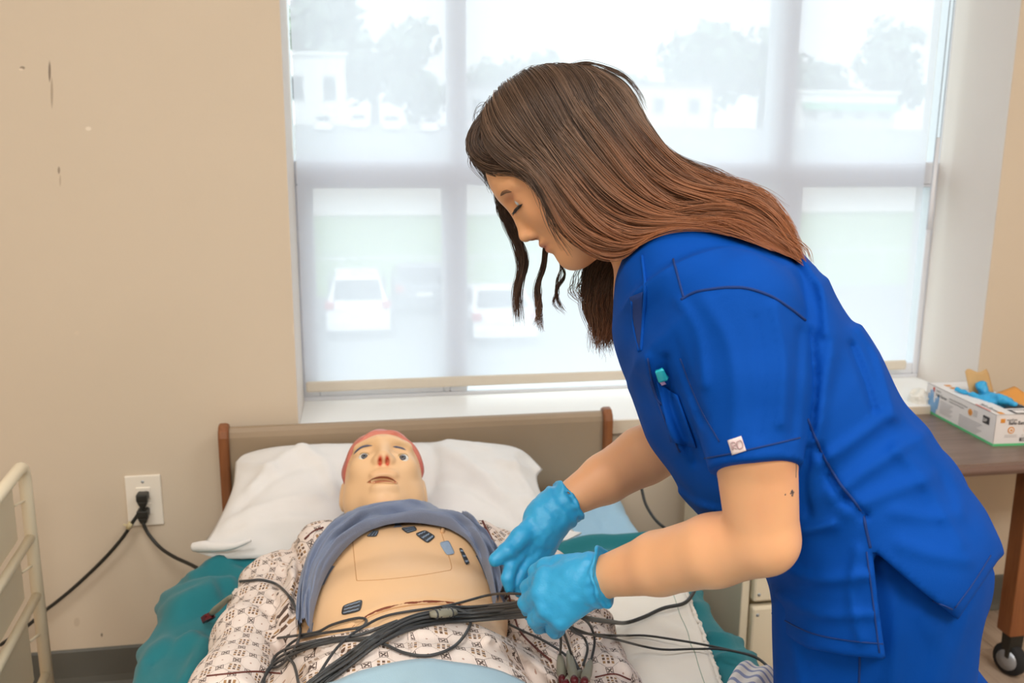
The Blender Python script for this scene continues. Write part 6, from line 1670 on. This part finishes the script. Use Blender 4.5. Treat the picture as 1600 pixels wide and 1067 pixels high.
# gloves bulging out of the opening
def bulge_f(p):
    d = ell(p, bp(.38, .66, .98), (.036, .028, .014)); d = smin(d, cone(p, bp(.50, .55, 1.0), bp(.56, .52, 1.34), .010, .013), .012)
    d = smin(d, cone(p, bp(.42, .45, 1.02), bp(.66, .16, 1.10), .009, .004), .008); d = smin(d, cone(p, bp(.46, .58, 1.05), bp(.30, .55, 1.22), .010, .008), .01); d = smin(d, cone(p, bp(.34, .62, 1.08), bp(.20, .66, 1.1), .011, .006), .01)
    return d+.0035*vnoise(p, 70)+.002*vnoise(p, 150)
lo_, hi_ = bounds([bp(.1, .05, .6), bp(.75, .95, .6), bp(.4, .5, 1.6)], .02)
Vq, Qq = nets(bulge_f, lo_, hi_, .0028, relax=1); gl_ = mesh_obj('glove', Vq, Qq, M_glove); tag(gl_, 'crumpled blue gloves bulging out of the carton opening', 'glove')
# printing on the long side (faces the camera), on the end and on top
sx = -Lx; sn = -Wd
def side(l, h): return A+Lx*(1-l)*BL+UP*h*BH+sn*.0004
def patchq(name, l0, l1, h0, h1, m, f=side, n=None, par=carton):
    n = sn if n is None else n
    return MB().prism([f(l0, h0), f(l1, h0), f(l1, h1), f(l0, h1)], n*.0004).build(name, m, par)
patchq('green_stripe', 0, 1, 0, .075, M_green)
hl_ = MB()
for pl_ in ([(.03, .08), (.17, .08), (.178, .34), (.165, .60), (.152, .63), (.143, .46), (.130, .42), (.120, .50), (.112, .84), (.098, .87), (.090, .50), (.083, .82), (.068, .84), (.062, .48), (.05, .70), (.038, .68), (.034, .40), (.022, .30)], [(.150, .30), (.195, .24), (.205, .62), (.19, .78), (.178, .70), (.172, .42)]):
    hl_.prism([side(a, b_) for a, b_ in pl_], sn*.0005)
hl_.build('printed_hand', M_bluep, carton)
patchq('logo_block', .10, .125, .80, .95, M_redp)
text_on('medline', side(.15, .86), sx, UP, .0052, M_ink, carton); text_on('Safe-Sense', side(.155, .70), sx, UP, .0085, M_ink, carton, bold=.01)
text_on('Powder-Free Nitrile Exam Gloves', side(.36, .79), sx, UP, .0042, M_ink, carton, bold=.01); text_on('Guantes de nitrilo sin polvo', side(.36, .70), sx, UP, .0042, M_ink, carton, bold=.01)
for k in range(8): patchq('text_line', .23, .23+.19*(1-.1*(k % 3)), .58-.055*k, .60-.055*k, M_grey)
for k in range(8): patchq('text_line', .52, .52+.32*(1-.07*(k % 4)), .46-.05*k, .48-.05*k, M_grey)
for k in range(4): patchq('text_line', .705, .76, .80-.055*k, .825-.055*k, M_grey)
def disc_on(c, n, xd, r, m, name='round_icon', par=carton): return MB().prism([c+r*(math.cos(a)*xd+math.sin(a)*UP) for a in np.linspace(0, 2*math.pi, 20)[:-1]], n*.0005).build(name, m, par)
disc_on(side(.665, .70), sn, sx, .0085, M_orange); text_on('a', side(.655, .66), sx, UP, .005, M_ink, carton)
patchq('size_badge', .84, .925, .58, .82, M_ink); text_on('S/P', side(.848, .64), sx, UP, .0085, M_card, carton, bold=.02)
en = -Lx
def end(w, h): return A+Wd*w*BW+UP*h*BH+en*.0004
patchq('green_stripe', 0, 1, 0, .075, M_green, end, en)
patchq('logo_block', .10, .19, .74, .87, M_orange, end, en)
text_on('medline', end(.22, .80), Wd, UP, .006, M_ink, carton); text_on('Safe-Sense', end(.26, .68), Wd, UP, .009, M_ink, carton, bold=.015)
for w_ in (.33, .66):
    disc_on(end(w_, .50), en, Wd, .0085, M_orange)
    disc_on(end(w_, .50)+en*.0005, en, Wd, .0058, M_card); disc_on(end(w_, .50)+en*.001, en, Wd, .003, M_orange)
    for k in range(2): patchq('text_line', w_-.12, w_+.13, .33-.05*k, .345-.05*k, M_grey, end, en)
patchq('count_badge', .52, .98, .14, .25, M_ink, end, en); text_on('100', end(.54, .16), Wd, UP, .0065, M_card, carton, bold=.02)
tn = UP
def topf(l, w): return A+Lx*(1-l)*BL+Wd*w*BW+UP*(BH+.0004)
for k in range(4): patchq('top_icon', .10+.085*k, .15+.085*k, .22, .34, M_orange, topf, tn)
text_on('Safe-Sense', topf(.70, .10), sx, Wd, .012, M_ink, carton, bold=.01); patchq('text_line', .70, .90, .02, .05, M_redp, topf, tn)
patchq('size_badge', .88, .99, .40, .75, M_ink, topf, tn); patchq('size_badge', .90, .97, .46, .69, M_card, topf, tn*2)
patchq('top_icon', .93, .985, .10, .2, M_orange, topf, tn)
# --- crumpled things beside the carton
def crumple(name, c, r, m, label, cat, seed, h=.0035, sq=(1, 1, 1)):
    def f(p):
        q = (p-np.asarray(c))/np.asarray(sq)
        d = np.linalg.norm(q, axis=1)-r+r*.42*np.abs(vnoise(q+seed, 1.6/r))+r*.22*np.abs(vnoise(q+seed+3, 3.6/r))-r*.25
        return smax(d*.6*min(sq), (TZ+.0008)-p[:, 2], .002)
    lo_, hi_ = np.asarray(c)-np.asarray(sq)*r*1.5, np.asarray(c)+np.asarray(sq)*r*1.5
    V_, Q_ = nets(f, lo_, hi_, h, relax=1); o = mesh_obj(name, V_, Q_, m); tag(o, label, cat); return o
M_tissue = simple('tissue', (232, 228, 218), .9, var=.03, bmp=.2, bscale=120)
c = PZ(1438, 628, TZ+.02); crumple('crumpled_tissue', c, .030, M_tissue, 'crumpled off-white tissue lying behind the carton end on the table', 'glove', 2.0, sq=(1, 1, 1.1))  # wad of off-white tissue
M_film = simple('pale_blue_film', (176, 202, 232), .35, var=.06)
c = PZ(1520, 606, TZ+.02); crumple('plastic_bag', c, .045, M_film, 'pale blue crumpled plastic behind the glove carton', 'plastic', 6.0, sq=(1.7, .8, .75))
# --- striped cloth at the bottom edge of the bed
def stripes():
    m, nt, b = new_mat('striped_cotton'); v = coords(nt, 'Object', (1, 1, 1)); sp = nt.nodes.new('ShaderNodeSeparateXYZ'); nt.links.new(v, sp.inputs[0])
    k = N._op('SINE', (N(sp.outputs[0])*.8+N(sp.outputs[1])*.6)*420.0).gt(.45); nt.links.new(mixc(nt, k, lin(232, 228, 224), lin(148, 156, 190)), b.inputs['Base Color']); b.inputs['Roughness'].default_value = .85; return m
c = PZ(1180, 1078, .505)
def sc_f(p): return smax(ell(p, c, (.045, .05, .030))+.006*vnoise(p, 35)+.004*np.sin((p[:, 0]-p[:, 1])*130), .478-p[:, 2], .004)
Vz, Qz = nets(sc_f, c-.08, c+.08, .004, relax=1); tag(mesh_obj('folded_cloth', Vz, Qz, stripes()), 'white cloth with blue-grey stripes at the lower right edge of the bed', 'cloth')
